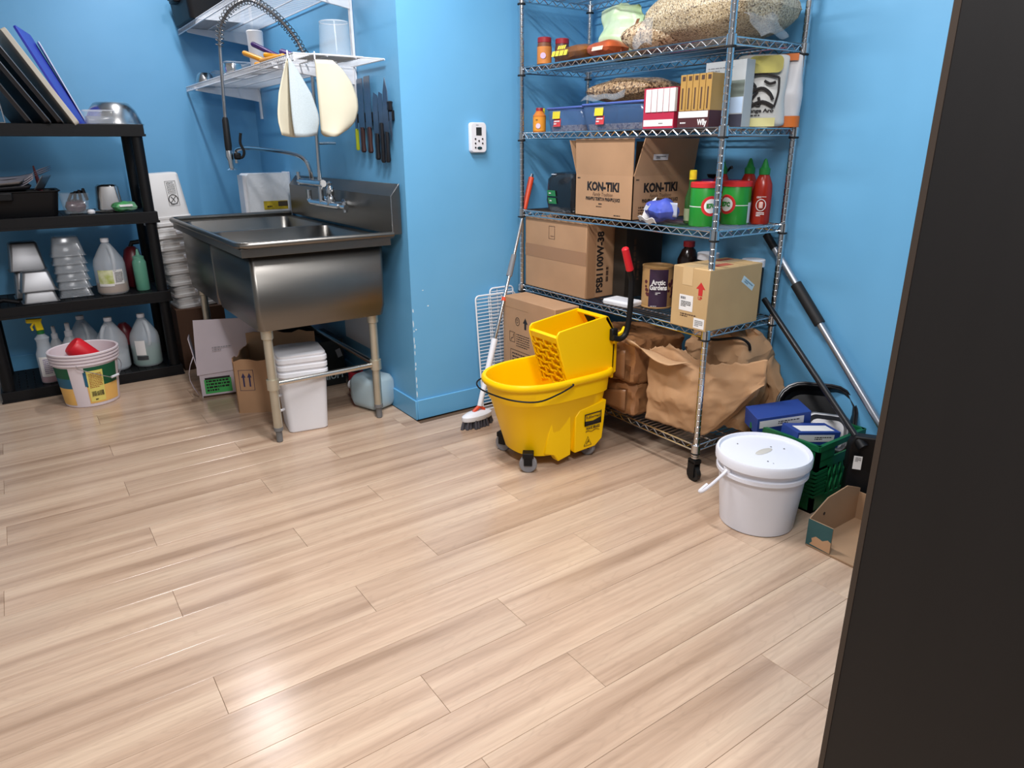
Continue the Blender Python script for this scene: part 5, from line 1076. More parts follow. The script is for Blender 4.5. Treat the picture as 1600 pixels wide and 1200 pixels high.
q = thing('pastry_brush', 'dark red handled spatula standing up in the black bus tub', 'spatula', (-1.330, 1.80, on(2)+0.05)); MB().tube([(0, 0, 0), (0, 0, 0.10), (-0.006, 0, 0.16), (-0.010, 0, 0.205)], [0.010, 0.012, 0.008, 0.004], 8).build('handle', mat('oxblood', (84, 34, 38), 0.4), q); MB().obox((0, 0, -0.02), (0.03, 0.004, 0.05)).build('blade', STEEL, q)
t = thing('clear_container', 'clear plastic tub of dark red pieces with black clips on second tier', 'container', (-1.185, 1.700, on(2)))
MB().loft([rrect(0.070, 0.060, 0.02, 0.110), rrect(0.058, 0.050, 0.02, 0.002)], cap0=False).build('shell', CLEAR, t, solid=0.002)
mb = pillow_mb(0.052, 0.044, 0.035, 12, 0.4, 0.01, 30, 3); mb.build('contents', mat('dark_red_bits', (82, 30, 38), 0.4, var=0.3, vscale=60, bump=0.8, bscale=80), t)
for i in range(4): MB().tube([(-0.03+0.03*i, -0.02, 0.07), (-0.01+0.02*i, 0.0, 0.105+0.008*i), (0.03+0.008*i, 0.02, 0.112)], 0.008, 6).build('black_clip', BLACKPL, t)
t = thing('insert_pan', 'small steel insert pan upside down on the second tier', 'pan', (-1.010, 1.765, on(2))); MB().loft([rrect(0.080, 0.070, 0.02, 0.003), rrect(0.068, 0.058, 0.025, 0.012), rrect(0.058, 0.048, 0.028, 0.135), rrect(0.045, 0.036, 0.025, 0.148)], cap0=False).build('pan_shell', STEEL2, t, ang=50)
t = thing('green_packet', 'bright green and clear plastic packet beside the steel insert pan', 'packet', (-0.950, 1.640, on(2)), 0.25); crumple(pillow_mb(0.062, 0.045, 0.028, 14, 0.4, 0.008, 25, 5), 0.006, 20, 3).build('packet_body', mat('green_clear_film', (46, 178, 76), 0.25, var=0.35, vscale=14, col2=(150, 190, 164), alpha=0.85), t); decal(t, 'white_print', WHITEP, (-0.01, -0.047, 0.036), NY, (0, 0.4, 1), 0.07, 0.012, off=0.003)
t = thing('white_spoon', 'small white round-ended spoon lying at the front of second tier', 'spoon', (-1.125, 1.575, on(2)), 0.1); MB().lathe([(0.0, 0.0), (0.018, 0.004), (0.020, 0.014), (0.014, 0.024), (0.0, 0.027)], 18).build('bowl', WHITEPL, t); MB().tube([(0.015, 0.0, 0.012), (0.06, 0.01, 0.010), (0.11, 0.02, 0.006)], 0.004, 6).build('handle', STEEL, t)
# --- third tier
def pan_stack(label, x, y, n, w0, h1, m, dz, group, tip=1.0):
    t = thing('pan_stack', label, 'pans', (x, y, on(1)), 0.05, group)
    for i in range(n):
        MB().loft([rrect(w0+0.008, w0*0.78+0.008, 0.012, dz*i+0.002), rrect(w0, w0*0.78, 0.012, dz*i+0.006), rrect(w0*0.80, w0*0.62, 0.02, dz*i+h1), rrect(w0*0.70, w0*0.55, 0.02, dz*i+h1+0.008)], cap0=False).build('pan', m, t, ang=50)
    return t
pan_stack('two steel insert pans nested upside down at front of third tier', -1.445, 1.645, 2, 0.080, 0.100, ALU, 0.062, 'upturned pans on third tier')
pan_stack('taller steel insert pan upside down behind the nested pair', -1.470, 1.845, 2, 0.085, 0.150, mat('dull_alu', (150, 150, 152), 0.4, 0.9), 0.150, 'upturned pans on third tier')
t = thing('clear_bin_stack', 'tall stack of clear plastic bins nested upside down on third tier', 'bins', (-1.270, 1.720, on(1)))
for i in range(6): MB().loft([rrect(0.086, 0.080, 0.015, 0.046*i+0.002), rrect(0.080, 0.074, 0.015, 0.046*i+0.008), rrect(0.062, 0.056, 0.02, 0.046*i+0.10), rrect(0.055, 0.05, 0.02, 0.046*i+0.105)], cap0=False).build('bin', mat('smoky_clear', (176, 182, 188), 0.12, alpha=0.30, spec=0.8), t, solid=0.002)
t = thing('black_ladle', 'black plastic utensil lying at the left end of third tier', 'utensil', (-1.610, 1.62, on(1))); MB().tube([(-0.06, 0, 0.015), (0.0, 0.0, 0.03), (0.07, -0.02, 0.012)], 0.012, 8).build('handle', BLACKPL, t); MB().lathe([(0.0, 0.0), (0.04, 0.01), (0.05, 0.04)], 16, (-0.06, 0.03)).build('bowl', BLACKPL, t)
def jug(label, x, y, z, liquid, lh, rz=0.0, group='plastic gallon jugs on black shelf', s=1.0):
    t = thing('gallon_jug', label, 'jug', (x, y, z), rz, group)
    R = 0.082*s; hb = 0.165*s
    prof = [(R*0.90, 0), (R, 0.012), (R, hb), (R*0.93, hb+0.03), (R*0.55, hb+0.085), (0.024, hb+0.118), (0.019, hb+0.124), (0.019, hb+0.138)]
    MB().lathe(prof, 28).build('shell', TRANSP, t)
    if liquid: MB().lathe([(R*0.88, 0.003), (R*0.97, 0.012), (R*0.97, lh), (0.0, lh)], 24).build('liquid', liquid, t)
    MB().lathe([(0.022, hb+0.128), (0.022, hb+0.148), (0.020, hb+0.150)], 18).build('cap', WHITEPL, t)
    MB().tube(smooth_path([(0.006, -0.024, hb+0.105), (0.012, -0.052, hb+0.10), (0.018, -0.080, hb+0.05), (0.016, -0.082, hb-0.01), (0.012, -0.074, hb-0.03)], 5), 0.011, 8).build('jug_handle', TRANSP, t)
    return t
AMB = mat('amber_liquid', (176, 140, 104), 0.2); GRN = mat('green_liquid', (84, 138, 122), 0.2); PALE = mat('pale_liquid', (190, 200, 206), 0.2)
j = jug('gallon jug with green picture label and amber liquid on third tier', -1.080, 1.675, on(1), AMB, 0.060)
wrap(j, mat('lime_picture_label', (170, 182, 84), 0.5, var=0.25, vscale=30, col2=(224, 226, 190)), 'picture_label', 3.75, 4.75, 0.058, 0.142, 0.082, 0.0015); wrap(j, WHITEP, 'text_label', 4.75, 5.45, 0.058, 0.142, 0.082, 0.0015); wrap(j, WHITEP, 'label_base', 3.75, 4.75, 0.050, 0.064, 0.082, 0.002)
bars(j, GREYPL, Vector((0.083*math.cos(5.1), 0.083*math.sin(5.1), 0.10)), (-math.sin(5.1), math.cos(5.1), 0), UP, 0.045, 0.06, 7, off=0.003)
t = thing('squeeze_bottle', 'green liquid squeeze bottle with pointed cap on third tier', 'bottle', (-0.925, 1.665, on(1))); GB2 = mat('green_tint_bottle', (110, 176, 150), 0.3, alpha=0.7); MB().lathe([(0.034, 0), (0.037, 0.005), (0.037, 0.165), (0.030, 0.180), (0.024, 0.184)], 24).build('shell', GB2, t); MB().lathe([(0.033, 0.003), (0.035, 0.006), (0.035, 0.115), (0, 0.115)], 20).build('liquid', mat('green_soap', (34, 124, 84), 0.2), t); MB().lathe([(0.030, 0.180), (0.030, 0.198), (0.012, 0.206), (0.005, 0.240)], 18).build('cap', GB2, t)
t = thing('red_bottle', 'dark red bottle with black curved top behind the squeeze bottle', 'bottle', (-0.935, 1.830, on(1))); MB().lathe([(0.05, 0), (0.055, 0.008), (0.055, 0.16), (0.04, 0.22), (0.02, 0.24)], 22).build('shell', mat('dark_red_plastic', (92, 26, 34), 0.35), t); MB().tube([(0, 0, 0.235), (0.01, 0, 0.26), (0.05, -0.01, 0.265)], 0.014, 8).build('spout', BLACKPL, t)
# --- bottom tier
t = thing('spray_bottle', 'spray bottle with yellow trigger head and pink liquid on bottom tier', 'spray bottle', (-1.480, 1.640, on(0)), 0.2)
MB().lathe([(0.042, 0), (0.046, 0.006), (0.046, 0.165), (0.034, 0.200), (0.030, 0.235), (0.036, 0.255), (0.018, 0.275), (0.016, 0.285)], 24).build('shell', TRANSP, t); MB().lathe([(0.041, 0.003), (0.044, 0.006), (0.044, 0.035), (0, 0.035)], 20).build('liquid', mat('pink_liquid', (196, 120, 128), 0.25), t); wrap(t, WHITEP, 'label', 3.6, 5.6, 0.04, 0.155, 0.046, 0.001); bars(t, mat('violet_grey', (150, 140, 170), 0.5), Vector((0.046*math.cos(4.6), 0.046*math.sin(4.6), 0.10)), (-math.sin(4.6), math.cos(4.6), 0), UP, 0.05, 0.09, 8, off=0.0022)
YT = mat('yellow_trigger', (232, 206, 24), 0.4); MB().lathe([(0.019, 0.280), (0.019, 0.300)], 16).build('collar', mat('green_collar', (24, 100, 50), 0.4), t); MB().prism([(-0.018, -0.013, 0.300), (0.018, -0.013, 0.300), (0.012, -0.013, 0.345), (0.02, -0.013, 0.365), (-0.055, -0.013, 0.372), (-0.058, -0.013, 0.350), (-0.020, -0.013, 0.345)], (0, 0.026, 0)).build('trigger_head', YT, t, bevel=0.004); MB().tube([(-0.022, 0, 0.345), (-0.038, 0, 0.325), (-0.034, 0, 0.305)], 0.006, 6).build('trigger', YT, t)
def pump(label, x, y, h, r): 
    t = thing('pump_bottle', label, 'bottle', (x, y, on(0)), 0, 'small white bottles on bottom tier'); MB().lathe([(r*0.9, 0), (r, 0.005), (r, h*0.6), (r*0.45, h*0.75)], 18).build('shell', mat('milky_plastic', (190, 194, 198), 0.4), t); MB().lathe([(r*0.5, h*0.74), (r*0.5, h*0.84), (r*0.3, h*0.86), (r*0.3, h), (r*0.2, h+0.004)], 14).build('cap', WHITEPL, t)
pump('small white pump bottle between spray bottle and jugs', -1.345, 1.790, 0.29, 0.042); pump('small grey-white bottle just right of the spray bottle, further back', -1.415, 1.840, 0.27, 0.034)
jug('clouded gallon jug furthest back on the bottom tier', -1.270, 1.850, on(0), None, 0); jug('gallon jug with pale liquid behind the open white pail', -1.140, 1.700, on(0), PALE, 0.10, -0.9)
j = jug('gallon jug half full of green liquid at right of bottom tier', -0.965, 1.690, on(0), GRN, 0.115); wrap(j, WHITEP, 'label', 3.85, 4.55, 0.075, 0.165, 0.082, 0.0015); wrap(j, mat('charcoal_label', (60, 64, 66), 0.5), 'label_base', 3.85, 4.65, 0.045, 0.070, 0.082, 0.0015)
t = thing('red_black_bottle', 'dark red and black bottle leaning between the two jugs', 'bottle', (-1.030, 1.800, on(0)), rot=(0, -0.12, 0)); MB().lathe([(0.045, 0), (0.048, 0.005), (0.048, 0.12)], 20).build('base', BLACKPL, t); MB().lathe([(0.048, 0.12), (0.048, 0.19), (0.035, 0.23), (0.02, 0.25)], 20).build('shell', mat('dark_red_plastic', (92, 26, 34), 0.35), t)
# --- open pail on the floor in front
t = thing('open_pail', 'open white pail with green and yellow label standing before black shelf', 'pail', (-1.310, 1.335, 0), 0.0); R0, R1, HH = 0.132, 0.160, 0.295
PK = mat('pinkish_white_plastic', (226, 214, 218), 0.4)
rz_ = lambda z: R0+(R1-R0)*z/HH
MB().lathe([(R0*0.97, 0), (R0, 0.004), (rz_(0.235), 0.235), (0.166, 0.238), (0.166, 0.246), (rz_(0.25)+0.001, 0.249), (0.168, 0.256), (0.168, 0.264), (rz_(0.268)+0.001, 0.267), (0.170, 0.274), (0.170, 0.282), (rz_(0.285), 0.285), (0.170, 0.290), (0.170, 0.298), (0.164, 0.301), (0.158, 0.297), (R0-0.004, 0.01), (0, 0.01)], 48, cap1=False).build('tub', PK, t)
def lab(th0, th1, z0, z1, m, nm, off=0.0012):
    n = 16; return MB().loft([[((rz_(z)+off)*math.cos(th0+(th1-th0)*i/n), (rz_(z)+off)*math.sin(th0+(th1-th0)*i/n), z) for i in range(n+1)] for z in (z0, z1)], False, False, False).build(nm, m, t)
PG = mat('bottle_green_print', (18, 88, 58), 0.45); PB = mat('teal_blue_print', (36, 96, 124), 0.45); PO = mat('peach_print', (236, 186, 104), 0.45, var=0.1); PY = mat('yellow_panel', (234, 218, 118), 0.45)
lab(4.55, 5.75, 0.115, 0.225, PG, 'green_band'); lab(4.55, 5.75, 0.02, 0.115, PO, 'peach_band'); lab(3.3, 4.05, 0.165, 0.225, PG, 'green_band'); lab(3.3, 4.05, 0.110, 0.165, PB, 'blue_band'); lab(3.3, 4.05, 0.015, 0.110, PO, 'peach_band'); lab(4.50, 4.62, 0.12, 0.20, PB, 'blue_band', 0.0016)
lab(4.60, 5.12, 0.03, 0.205, PY, 'yellow_panel', 0.0022)
def onpail(th, z, off=0.003): q = Vector((math.cos(th), math.sin(th), 0)); return q*(rz_(z)+off)+Vector((0, 0, z)), Vector((-math.sin(th), math.cos(th), 0))
p, r_ = onpail(4.86, 0.15); bars(t, mat('brick_print', (170, 84, 50), 0.5), p, r_, (0.1*math.cos(4.86), 0.1*math.sin(4.86), 1), 0.062, 0.085, 9, fill=0.4)
p, r_ = onpail(4.86, 0.075, 0.0032); mb = MB(); rnd = random.Random(8); x = -0.028
while x < 0.028:
    w_ = rnd.choice((0.0012, 0.0022, 0.0034)); mb.add([p+r_*(x+a_)+Vector((0, 0, b2)) for a_, b2 in ((0, -0.014), (w_, -0.014), (w_, 0.014), (0, 0.014))], [(0, 1, 2, 3)]); x += w_+rnd.choice((0.0012, 0.002))
mb.build('barcode', INK, t)
p, r_ = onpail(4.86, 0.042); bars(t, INK, p, r_, UP, 0.03, 0.012, 1)
bp_ = smooth_path([onpail(4.38, 0.245, 0.010)[0], onpail(4.45, 0.225, 0.012)[0], onpail(4.75, 0.200, 0.016)[0], onpail(5.2, 0.16, 0.02)[0], onpail(5.45, 0.145, 0.022)[0], onpail(5.8, 0.16, 0.02)[0], onpail(6.5, 0.2, 0.014)[0], onpail(7.5, 0.245, 0.010)[0]], 6)
MB().tube(bp_, 0.0022, 6).build('bail', mat('pail_wire', (196, 196, 200), 0.3, 0.8), t); a_ = onpail(5.33, 0.150, 0.024)[0]; b2 = onpail(5.62, 0.150, 0.024)[0]; MB().cyl(a_, b2, 0.007).build('bail_grip', WHITEPL, t)
t = thing('red_scoop', 'bright red plastic scoop resting in the open white pail', 'scoop', (-1.290, 1.345, 0.250), rot=(-0.15, -0.75, 0.3))
MB().lathe([(0.0, 0.105), (0.046, 0.10), (0.055, 0.085), (0.050, -0.03), (0.047, -0.03), (0.05, 0.08), (0.0, 0.092)], 28).build('cup', RED, t); MB().tube([(-0.05, -0.01, 0.0), (-0.09, -0.02, -0.02), (-0.125, -0.03, -0.03)], 0.011, 8).build('handle', RED, t)

# ---------------------------------------------------------------- stack of white tubs between shelf and sink
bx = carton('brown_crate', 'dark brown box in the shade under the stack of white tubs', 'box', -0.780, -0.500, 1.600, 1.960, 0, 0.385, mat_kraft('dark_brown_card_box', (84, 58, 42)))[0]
def white_tub(label, x, y, z, h, top, lean):
    t = thing('white_tub', label, 'tub', (x, y, z), group='nested white tubs beside the sink', rot=(0, lean, 0.06))
    rs = [rrect(0.118, 0.108, 0.03, 0.0), rrect(0.122, 0.112, 0.03, 0.004), rrect(0.122, 0.112, 0.03, 0.020), rrect(0.114, 0.104, 0.03, 0.022), rrect(0.112, 0.102, 0.03, 0.040), rrect(0.116, 0.106, 0.03, 0.042), rrect(0.116, 0.106, 0.03, 0.054), rrect(0.110, 0.100, 0.03, 0.056)]
    if top: rs += [rrect(0.092, 0.084, 0.028, h-0.01), rrect(0.086, 0.078, 0.028, h)]
    else: rs += [rrect(0.106, 0.096, 0.03, h)]
    MB().loft(rs, cap0=False).build('tub_shell', mat('tub_white', (222, 220, 218), 0.45, var=0.02), t, ang=30)
    MB().obox((0.02, -0.110, 0.030), (0.045, 0.012, 0.022)).build('lug', WHITEPL, t, bevel=0.003)
    return t
zz = 0.385; n_ = 8
words = ['lowest', 'second from bottom', 'third from bottom', 'fourth from bottom', 'fifth from bottom', 'sixth from bottom', 'seventh from bottom']
for i in range(n_-1): white_tub('upturned white tub, %s of the nested stack beside sink' % words[i], -0.640-0.011*i, 1.745, zz+0.071*i, 0.070, False, -0.05)
tt = white_tub('topmost upturned white tub with black warning print beside sink', -0.640-0.011*(n_-1), 1.745, zz+0.071*(n_-1), 0.300, True, -0.05)
fy_ = lambda z: -(0.100-(0.100-0.084)*(z-0.056)/0.234)-0.0012
sl = (0, 0.07, 1)
def tq(x, z): return (x, fy_(z), z)
MB().tube([tq(0.005, 0.115), tq(0.062, 0.115), tq(0.062, 0.255), tq(0.005, 0.255)], 0.0011, 4, closed=True).tube([tq(0.033+0.025*math.cos(a_), 0.150+0.027*math.sin(a_)) for a_ in [2*PI*i/20 for i in range(20)]], 0.0022, 5, closed=True).tube([tq(0.016, 0.132), tq(0.050, 0.168)], 0.0018, 5).tube([tq(0.022, 0.165), tq(0.034, 0.150), tq(0.040, 0.135)], 0.0020, 5).build('warning_symbol', INK, tt)
bars(tt, INK, tq(0.033, 0.215), UP, (-1, 0, 0), 0.07, 0.045, 6, fill=0.4, off=0.002); bars(tt, INK, tq(0.033, 0.123), NY, sl, 0.04, 0.010, 2, fill=0.5, off=0.001)
# ---------------------------------------------------------------- things under the sink
t = thing('white_carton', 'white carton with open flap and green printed end under the sink', 'box', (-0.610, 1.125, 0), -0.18)
WC = mat('white_card', (206, 196, 204), 0.6, var=0.04)
MB().box(-0.175, 0.16, -0.16, 0.18, 0, 0.155).build('body', WC, t, bevel=0.002)
MB().prism([(-0.185, -0.168, 0.135), (0.16, -0.168, 0.150), (0.19, -0.125, 0.42), (-0.165, -0.125, 0.435)], (0, 0.005, 0)).build('lid_flap', WC, t)
MB().prism([(-0.178, -0.160, 0.15), (-0.178, 0.15, 0.15), (-0.20, 0.13, 0.30), (-0.205, -0.10, 0.33)], (0.004, 0, 0)).build('side_flap', WC, t)
MB().sheet(5, 5, lambda u, v: Vector((-0.19-0.035*math.sin(PI*v), -0.165+0.03*u, 0.02+0.22*v))).build('torn_strip', WC, t, solid=0.002)
decal(t, 'green_print', mat('green_print', (70, 176, 92), 0.5), (-0.085, -0.160, 0.062), NY, UP, 0.14, 0.082); bars(t, INK, (-0.085, -0.1606, 0.066), NY, UP, 0.12, 0.07, 4, fill=0.6); decal(t, 'black_band', INK, (-0.085, -0.1606, 0.108), NY, UP, 0.13, 0.012); decal(t, 'wood_edge', BROWNINK, (-0.01, -0.160, 0.006), NY, UP, 0.32, 0.010)
bars(t, GREYPL, (-0.04, -0.158, 0.275), NY, (0, 0.16, 1), 0.10, 0.03, 2, fill=0.3, off=0.012)
t = thing('open_carton', 'open-topped brown carton with two-arrow symbol under the sink', 'box', (-0.470, 0.690, 0), -0.50)
a, b_, h, T = 0.185, 0.16, 0.285, 0.005
MB().box(-a, a, -b_, b_, 0, T).box(a-T, a, -b_, b_, T, h).build('body', KRAFT, t)
def jag(x, y, dx, dy, n, h0, seed): rnd = random.Random(seed); return [(x+dx*i/n, y+dy*i/n, h0+rnd.uniform(-0.008, 0.012)) for i in range(n+1)]
MB().prism([(-a, -b_, T), (a, -b_, T)]+list(reversed(jag(-a, -b_, 2*a, 0, 9, h, 1))), (0, T, 0)).build('front_wall', KRAFT, t)
MB().prism([(-a, -b_, T), (-a, b_, T)]+list(reversed(jag(-a, -b_, 0, 2*b_, 8, h+0.005, 2))), (T, 0, 0)).build('side_wall', KRAFT, t)
MB().prism([(-a, b_-T, T), (a, b_-T, T)]+list(reversed(jag(-a, b_-T, 2*a, 0, 9, h+0.07, 3))), (0, T, 0)).build('back_wall', KRAFTIN, t)
MB().tube([(-0.125+p, -b_-0.0005, 0.18+z) for p, z in ((-0.036, -0.055), (0.036, -0.055), (0.036, 0.055), (-0.036, 0.055))], 0.0016, 4, closed=True).build('symbol_frame', mat('navy_print', (48, 44, 82), 0.6), t)
for p in (-0.014, 0.016): MB().prism([(-0.125+p+q_, -b_-0.0006, 0.18+z) for q_, z in ((-0.004, -0.035), (0.004, -0.035), (0.004, 0.015), (0.011, 0.015), (0, 0.04), (-0.011, 0.015), (-0.004, 0.015))], (0, 0.0004, 0)).build('up_arrow', mat('navy_print', (48, 44, 82), 0.6), t)
MB().lathe([(0.018, 0.20), (0.02, 0.205), (0.02, 0.30), (0.017, 0.305)], 14, (-0.02, -0.06)).build('white_cap', WHITEPL, t)
# nested white square buckets
t = thing('square_bucket_stack', 'stack of white square buckets with side handle behind near sink leg', 'buckets', (-0.475, 0.285, 0), -0.16)
SQ = mat('square_bucket_white', (224, 224, 228), 0.42, var=0.02)
MB().loft([rrect(0.090, 0.090, 0.025, 0.0), rrect(0.094, 0.094, 0.025, 0.005), rrect(0.108, 0.108, 0.028, 0.275), rrect(0.108, 0.108, 0.028, 0.29)]).build('bucket', SQ, t)
for k in range(3): MB().loft([rrect(0.110, 0.110, 0.03, 0.286+0.034*k), rrect(0.117, 0.117, 0.032, 0.290+0.034*k), rrect(0.117, 0.117, 0.032, 0.308+0.034*k), rrect(0.111, 0.111, 0.03, 0.312+0.034*k), rrect(0.110, 0.110, 0.03, 0.322+0.034*k)]).build('bucket_rim', SQ, t)
MB().loft([rrect(0.112, 0.112, 0.03, 0.385), rrect(0.112, 0.112, 0.03, 0.392), rrect(0.10, 0.10, 0.03, 0.398)]).build('lid', SQ, t)
MB().tube(smooth_path([(-0.100, -0.05, 0.19), (-0.130, -0.06, 0.185), (-0.137, -0.06, 0.15), (-0.128, -0.055, 0.115), (-0.098, -0.05, 0.115)], 5), 0.007, 7).build('side_handle', SQ, t)
# dark PREMIUM carton and neighbours
t, a, b_, h = carton('dark_box', 'black carton lettered PREMIUM under the sink behind white buckets', 'box', -0.300, -0.055, 0.780, 1.080, 0, 0.270, mat('near_black_card', (30, 34, 34), 0.45))
text(t, 'PREMIUM', (0.0, -b_, 0.058), NY, UP, 0.040, mat('ice_print', (176, 196, 200), 0.5), 0.21, 0.0014); bars(t, GREYPL, (-0.02, -0.02, h), NY, (0, 1, 0), 0.22, 0.05, 2, fill=0.3); decal(t, 'white_patch', mat('grey_patch', (150, 152, 156), 0.5), (a-0.03, -b_, 0.19), (1, 0, 0.3), (-0.3, 0, 1), 0.03, 0.05); decal(t, 'lower_mark', mat('blue_mark', (60, 110, 130), 0.5), (-0.05, -b_, 0.02), NY, UP, 0.06, 0.015)
t, a, b_, h = carton('black_crate', 'dark box at the back under the far sink bowl', 'box', -0.420, -0.100, 1.180, 1.480, 0, 0.400, mat('charcoal_card', (38, 38, 42), 0.5))
t = thing('red_canister', 'dark red canister lying on floor beside the black PREMIUM carton', 'canister', (-0.060, 0.610, 0.0)); MB().lathe([(0.040, 0.0), (0.043, 0.006), (0.043, 0.115), (0.038, 0.12)], 22).build('body', mat('crimson_plastic', (160, 36, 50), 0.45), t); MB().lathe([(0.030, 0.118), (0.030, 0.135)], 18).build('lid', mat('dark_lid', (70, 30, 36), 0.4), t)
t = thing('water_jug', 'translucent square jug lying on its side by the pillar base', 'jug', (-0.092, 0.340, 0), 0.35)
MB().loft([[(p[0], y, p[1]+0.093) for p in rrect(0.083*s, 0.090*s, 0.04, 0)] for y, s in ((-0.115, 0.72), (-0.105, 0.88), (-0.08, 1.0), (0.05, 1.0), (0.085, 0.8), (0.105, 0.35), (0.115, 0.25), (0.135, 0.25))]).build('shell', mat('blue_frosted', (190, 212, 220), 0.3, alpha=0.82), t, ang=60)
MB().cyl((0, 0.13, 0.093), (0, 0.15, 0.093), 0.026).build('cap', WHITEPL, t)
s = tag(MB().box(0.0065, 0.0075, 0.50, 0.88, 0.255, 0.470).build('paper_notice', mat('grey_notice', (214, 220, 228), 0.5)), 'plain grey paper notice stuck to blue wall under the sink', 'notice')

# ---------------------------------------------------------------- clear dispenser on the far wall behind the sink
t = thing('clear_dispenser', 'frosted plastic dispenser with yellow label behind the far rim of sink', 'dispenser', (-0.142, 1.705, 0.860))
FR = mat('milky_frosted', (240, 242, 244), 0.3, bump=0.6, bscale=70)
MB().loft([[(p[0]*s, y, p[1]+0.155) for p in rrect(0.140, 0.155, 0.02, 0)] for y, s in ((0, 1.0), (-0.12, 0.96), (-0.135, 0.92))]).build('housing', FR, t, ang=30)
MB().box(-0.150, -0.132, -0.11, 0, 0.0, 0.30).build('side_panel', WHITEPL, t); MB().box(0.128, 0.150, -0.10, 0, 0.12, 0.315).build('side_panel', WHITEPL, t, bevel=0.003)
decal(t, 'label', mat('yellow_black_label', (206, 178, 44), 0.5, var=0.3, vscale=30), (0.03, -0.1355, 0.118), NY, UP, 0.15, 0.052); decal(t, 'label_dark', mat('label_brown', (84, 72, 60), 0.5), (0.075, -0.1362, 0.125), NY, UP, 0.06, 0.030); text(t, 'BULK', (0.01, -0.1365, 0.111), NY, UP, 0.014, INK, 0.06, 0.001) if False else bars(t, INK, (0.01, -0.1365, 0.111), NY, UP, 0.07, 0.014, 1)

# ---------------------------------------------------------------- strainer cones hanging from the wire shelf
CONE = mat('cream_filter_cloth', (204, 198, 176), 0.6, var=0.06, vscale=5); DOT = mat('perforated_plastic', (176, 188, 192), 0.5, var=0.12, vscale=420)
def cone(label, x, y, m2, flip, w_, h, z):
    t = thing('strainer_cone', label, 'strainer', (x, y, z), 0.0, 'cream strainers hanging from wire shelf')
    # folded sheet: narrow at the top, wide rounded bottom; two leaves bulging apart
    tab = ((0, .42), (.12, .66), (.3, .88), (.5, .99), (.65, 1.0), (.82, .90), (.93, .72), (1, .50)) if flip else ((0, .05), (.2, .40), (.45, .78), (.7, .98), (.82, 1.0), (1, .86))
    def edge(v):
        for (a, fa), (b, fb) in zip(tab, tab[1:]):
            if v <= b: return (fa+(fb-fa)*(v-a)/(b-a))*w_
        return tab[-1][1]*w_
    def leaf(s, bul):
        def fn(u, v):
            zz_ = -h*v-(0.05*h*math.sin(PI*u)*v if flip else 0.03*h*math.sin(PI*u)*v); ww = edge(v)
            xx = (u*ww if flip else (u-0.38)*ww*1.05)
            return Vector((xx, s*bul*math.sin(PI*u)*(0.25+0.75*v)-0.01*u, zz_))
        return fn
    MB().sheet(16, 18, (lambda u, v: leaf(-1, 0.030)(u if flip else 0.30+0.70*u-0.10*u*(1-u), v))).build('front_leaf', m2, t, solid=0.0025); MB().sheet(16, 18, leaf(1, 0.045)).build('back_leaf', CONE, t, solid=0.0025)
    MB().tube([(0.0, 0, 0.0), (0.0, 0, 0.018), (0.004, 0.01, 0.030), (0.008, 0.02, 0.018)], 0.003, 6).build('hook', WHITEWIRE, t); return t
cone('cream perforated strainer hanging at the left of the two below wire shelf', -0.445, 0.105, DOT, False, 0.165, 0.295, 1.665)
cone('plain cream strainer hanging at the right of the two below wire shelf', -0.330, 0.105, CONE, True, 0.175, 0.290, 1.668)

# ---------------------------------------------------------------- things on the wire shelves
LZ = 1.6925
t = thing('black_tub', 'black plastic tub standing on the upper wire wall shelf', 'tub', (-0.300, 1.900, 2.0225)); MB().loft([rrect(0.165, 0.240, 0.03, 0.15), rrect(0.155, 0.23, 0.03, 0.145), rrect(0.140, 0.21, 0.03, 0.003), rrect(0.135, 0.205, 0.03, 0.0)], cap0=False).build('shell', BLACKPL, t, solid=0.004); MB().box(-0.19, -0.15, -0.06, 0.06, 0.10, 0.13).build('handle_lug', BLACKPL, t, bevel=0.008)
t = thing('steel_cup', 'small steel cup upside down at far end of lower wire shelf', 'cup', (-0.330, 2.020, LZ)); MB().lathe([(0.058, 0.001), (0.054, 0.03), (0.044, 0.06), (0.034, 0.072), (0.0, 0.074)], 26, cap0=False).build('cup_shell', STEEL2, t)
t = thing('clear_box', 'clear square tub behind the steel cup on lower wire shelf', 'container', (-0.200, 2.050, LZ)); MB().loft([rrect(0.07, 0.06, 0.015, 0.085), rrect(0.062, 0.052, 0.015, 0.002)], cap0=False).build('shell', CLEAR, t, solid=0.002); MB().tube(rrect(0.071, 0.061, 0.015, 0.085), 0.003, 6, closed=True).build('rim', TRANSP, t)
t = thing('clear_box', 'clear square tub next to the steel measuring scoop on lower wire shelf', 'container', (-0.260, 1.560, LZ)); MB().loft([rrect(0.07, 0.075, 0.015, 0.092), rrect(0.062, 0.066, 0.015, 0.002)], cap0=False).build('shell', CLEAR, t, solid=0.002); MB().tube(rrect(0.071, 0.076, 0.015, 0.092), 0.003, 6, closed=True).build('rim', TRANSP, t)
t = thing('measuring_scoop', 'round steel measuring scoop lying on lower wire shelf', 'scoop', (-0.320, 1.400, LZ), 0.3); MB().lathe([(0.030, 0.0), (0.046, 0.018), (0.050, 0.045), (0.046, 0.070), (0.0, 0.078)], 24).build('cup_shell', mat('polished_steel', (214, 214, 214), 0.15, 1.0), t); MB().tube([(0.045, -0.01, 0.05), (0.08, -0.03, 0.03), (0.11, -0.05, 0.012)], 0.006, 6).build('handle', STEEL, t)
t = thing('white_canister', 'tall white cylinder standing on lower wire shelf by the spray hose', 'canister', (-0.275, 1.075, LZ)); MB().lathe([(0.036, 0), (0.037, 0.003), (0.040, 0.18), (0.042, 0.198), (0.038, 0.203), (0.0, 0.203)], 28, cap1=False).build('body', WHITEPL, t)
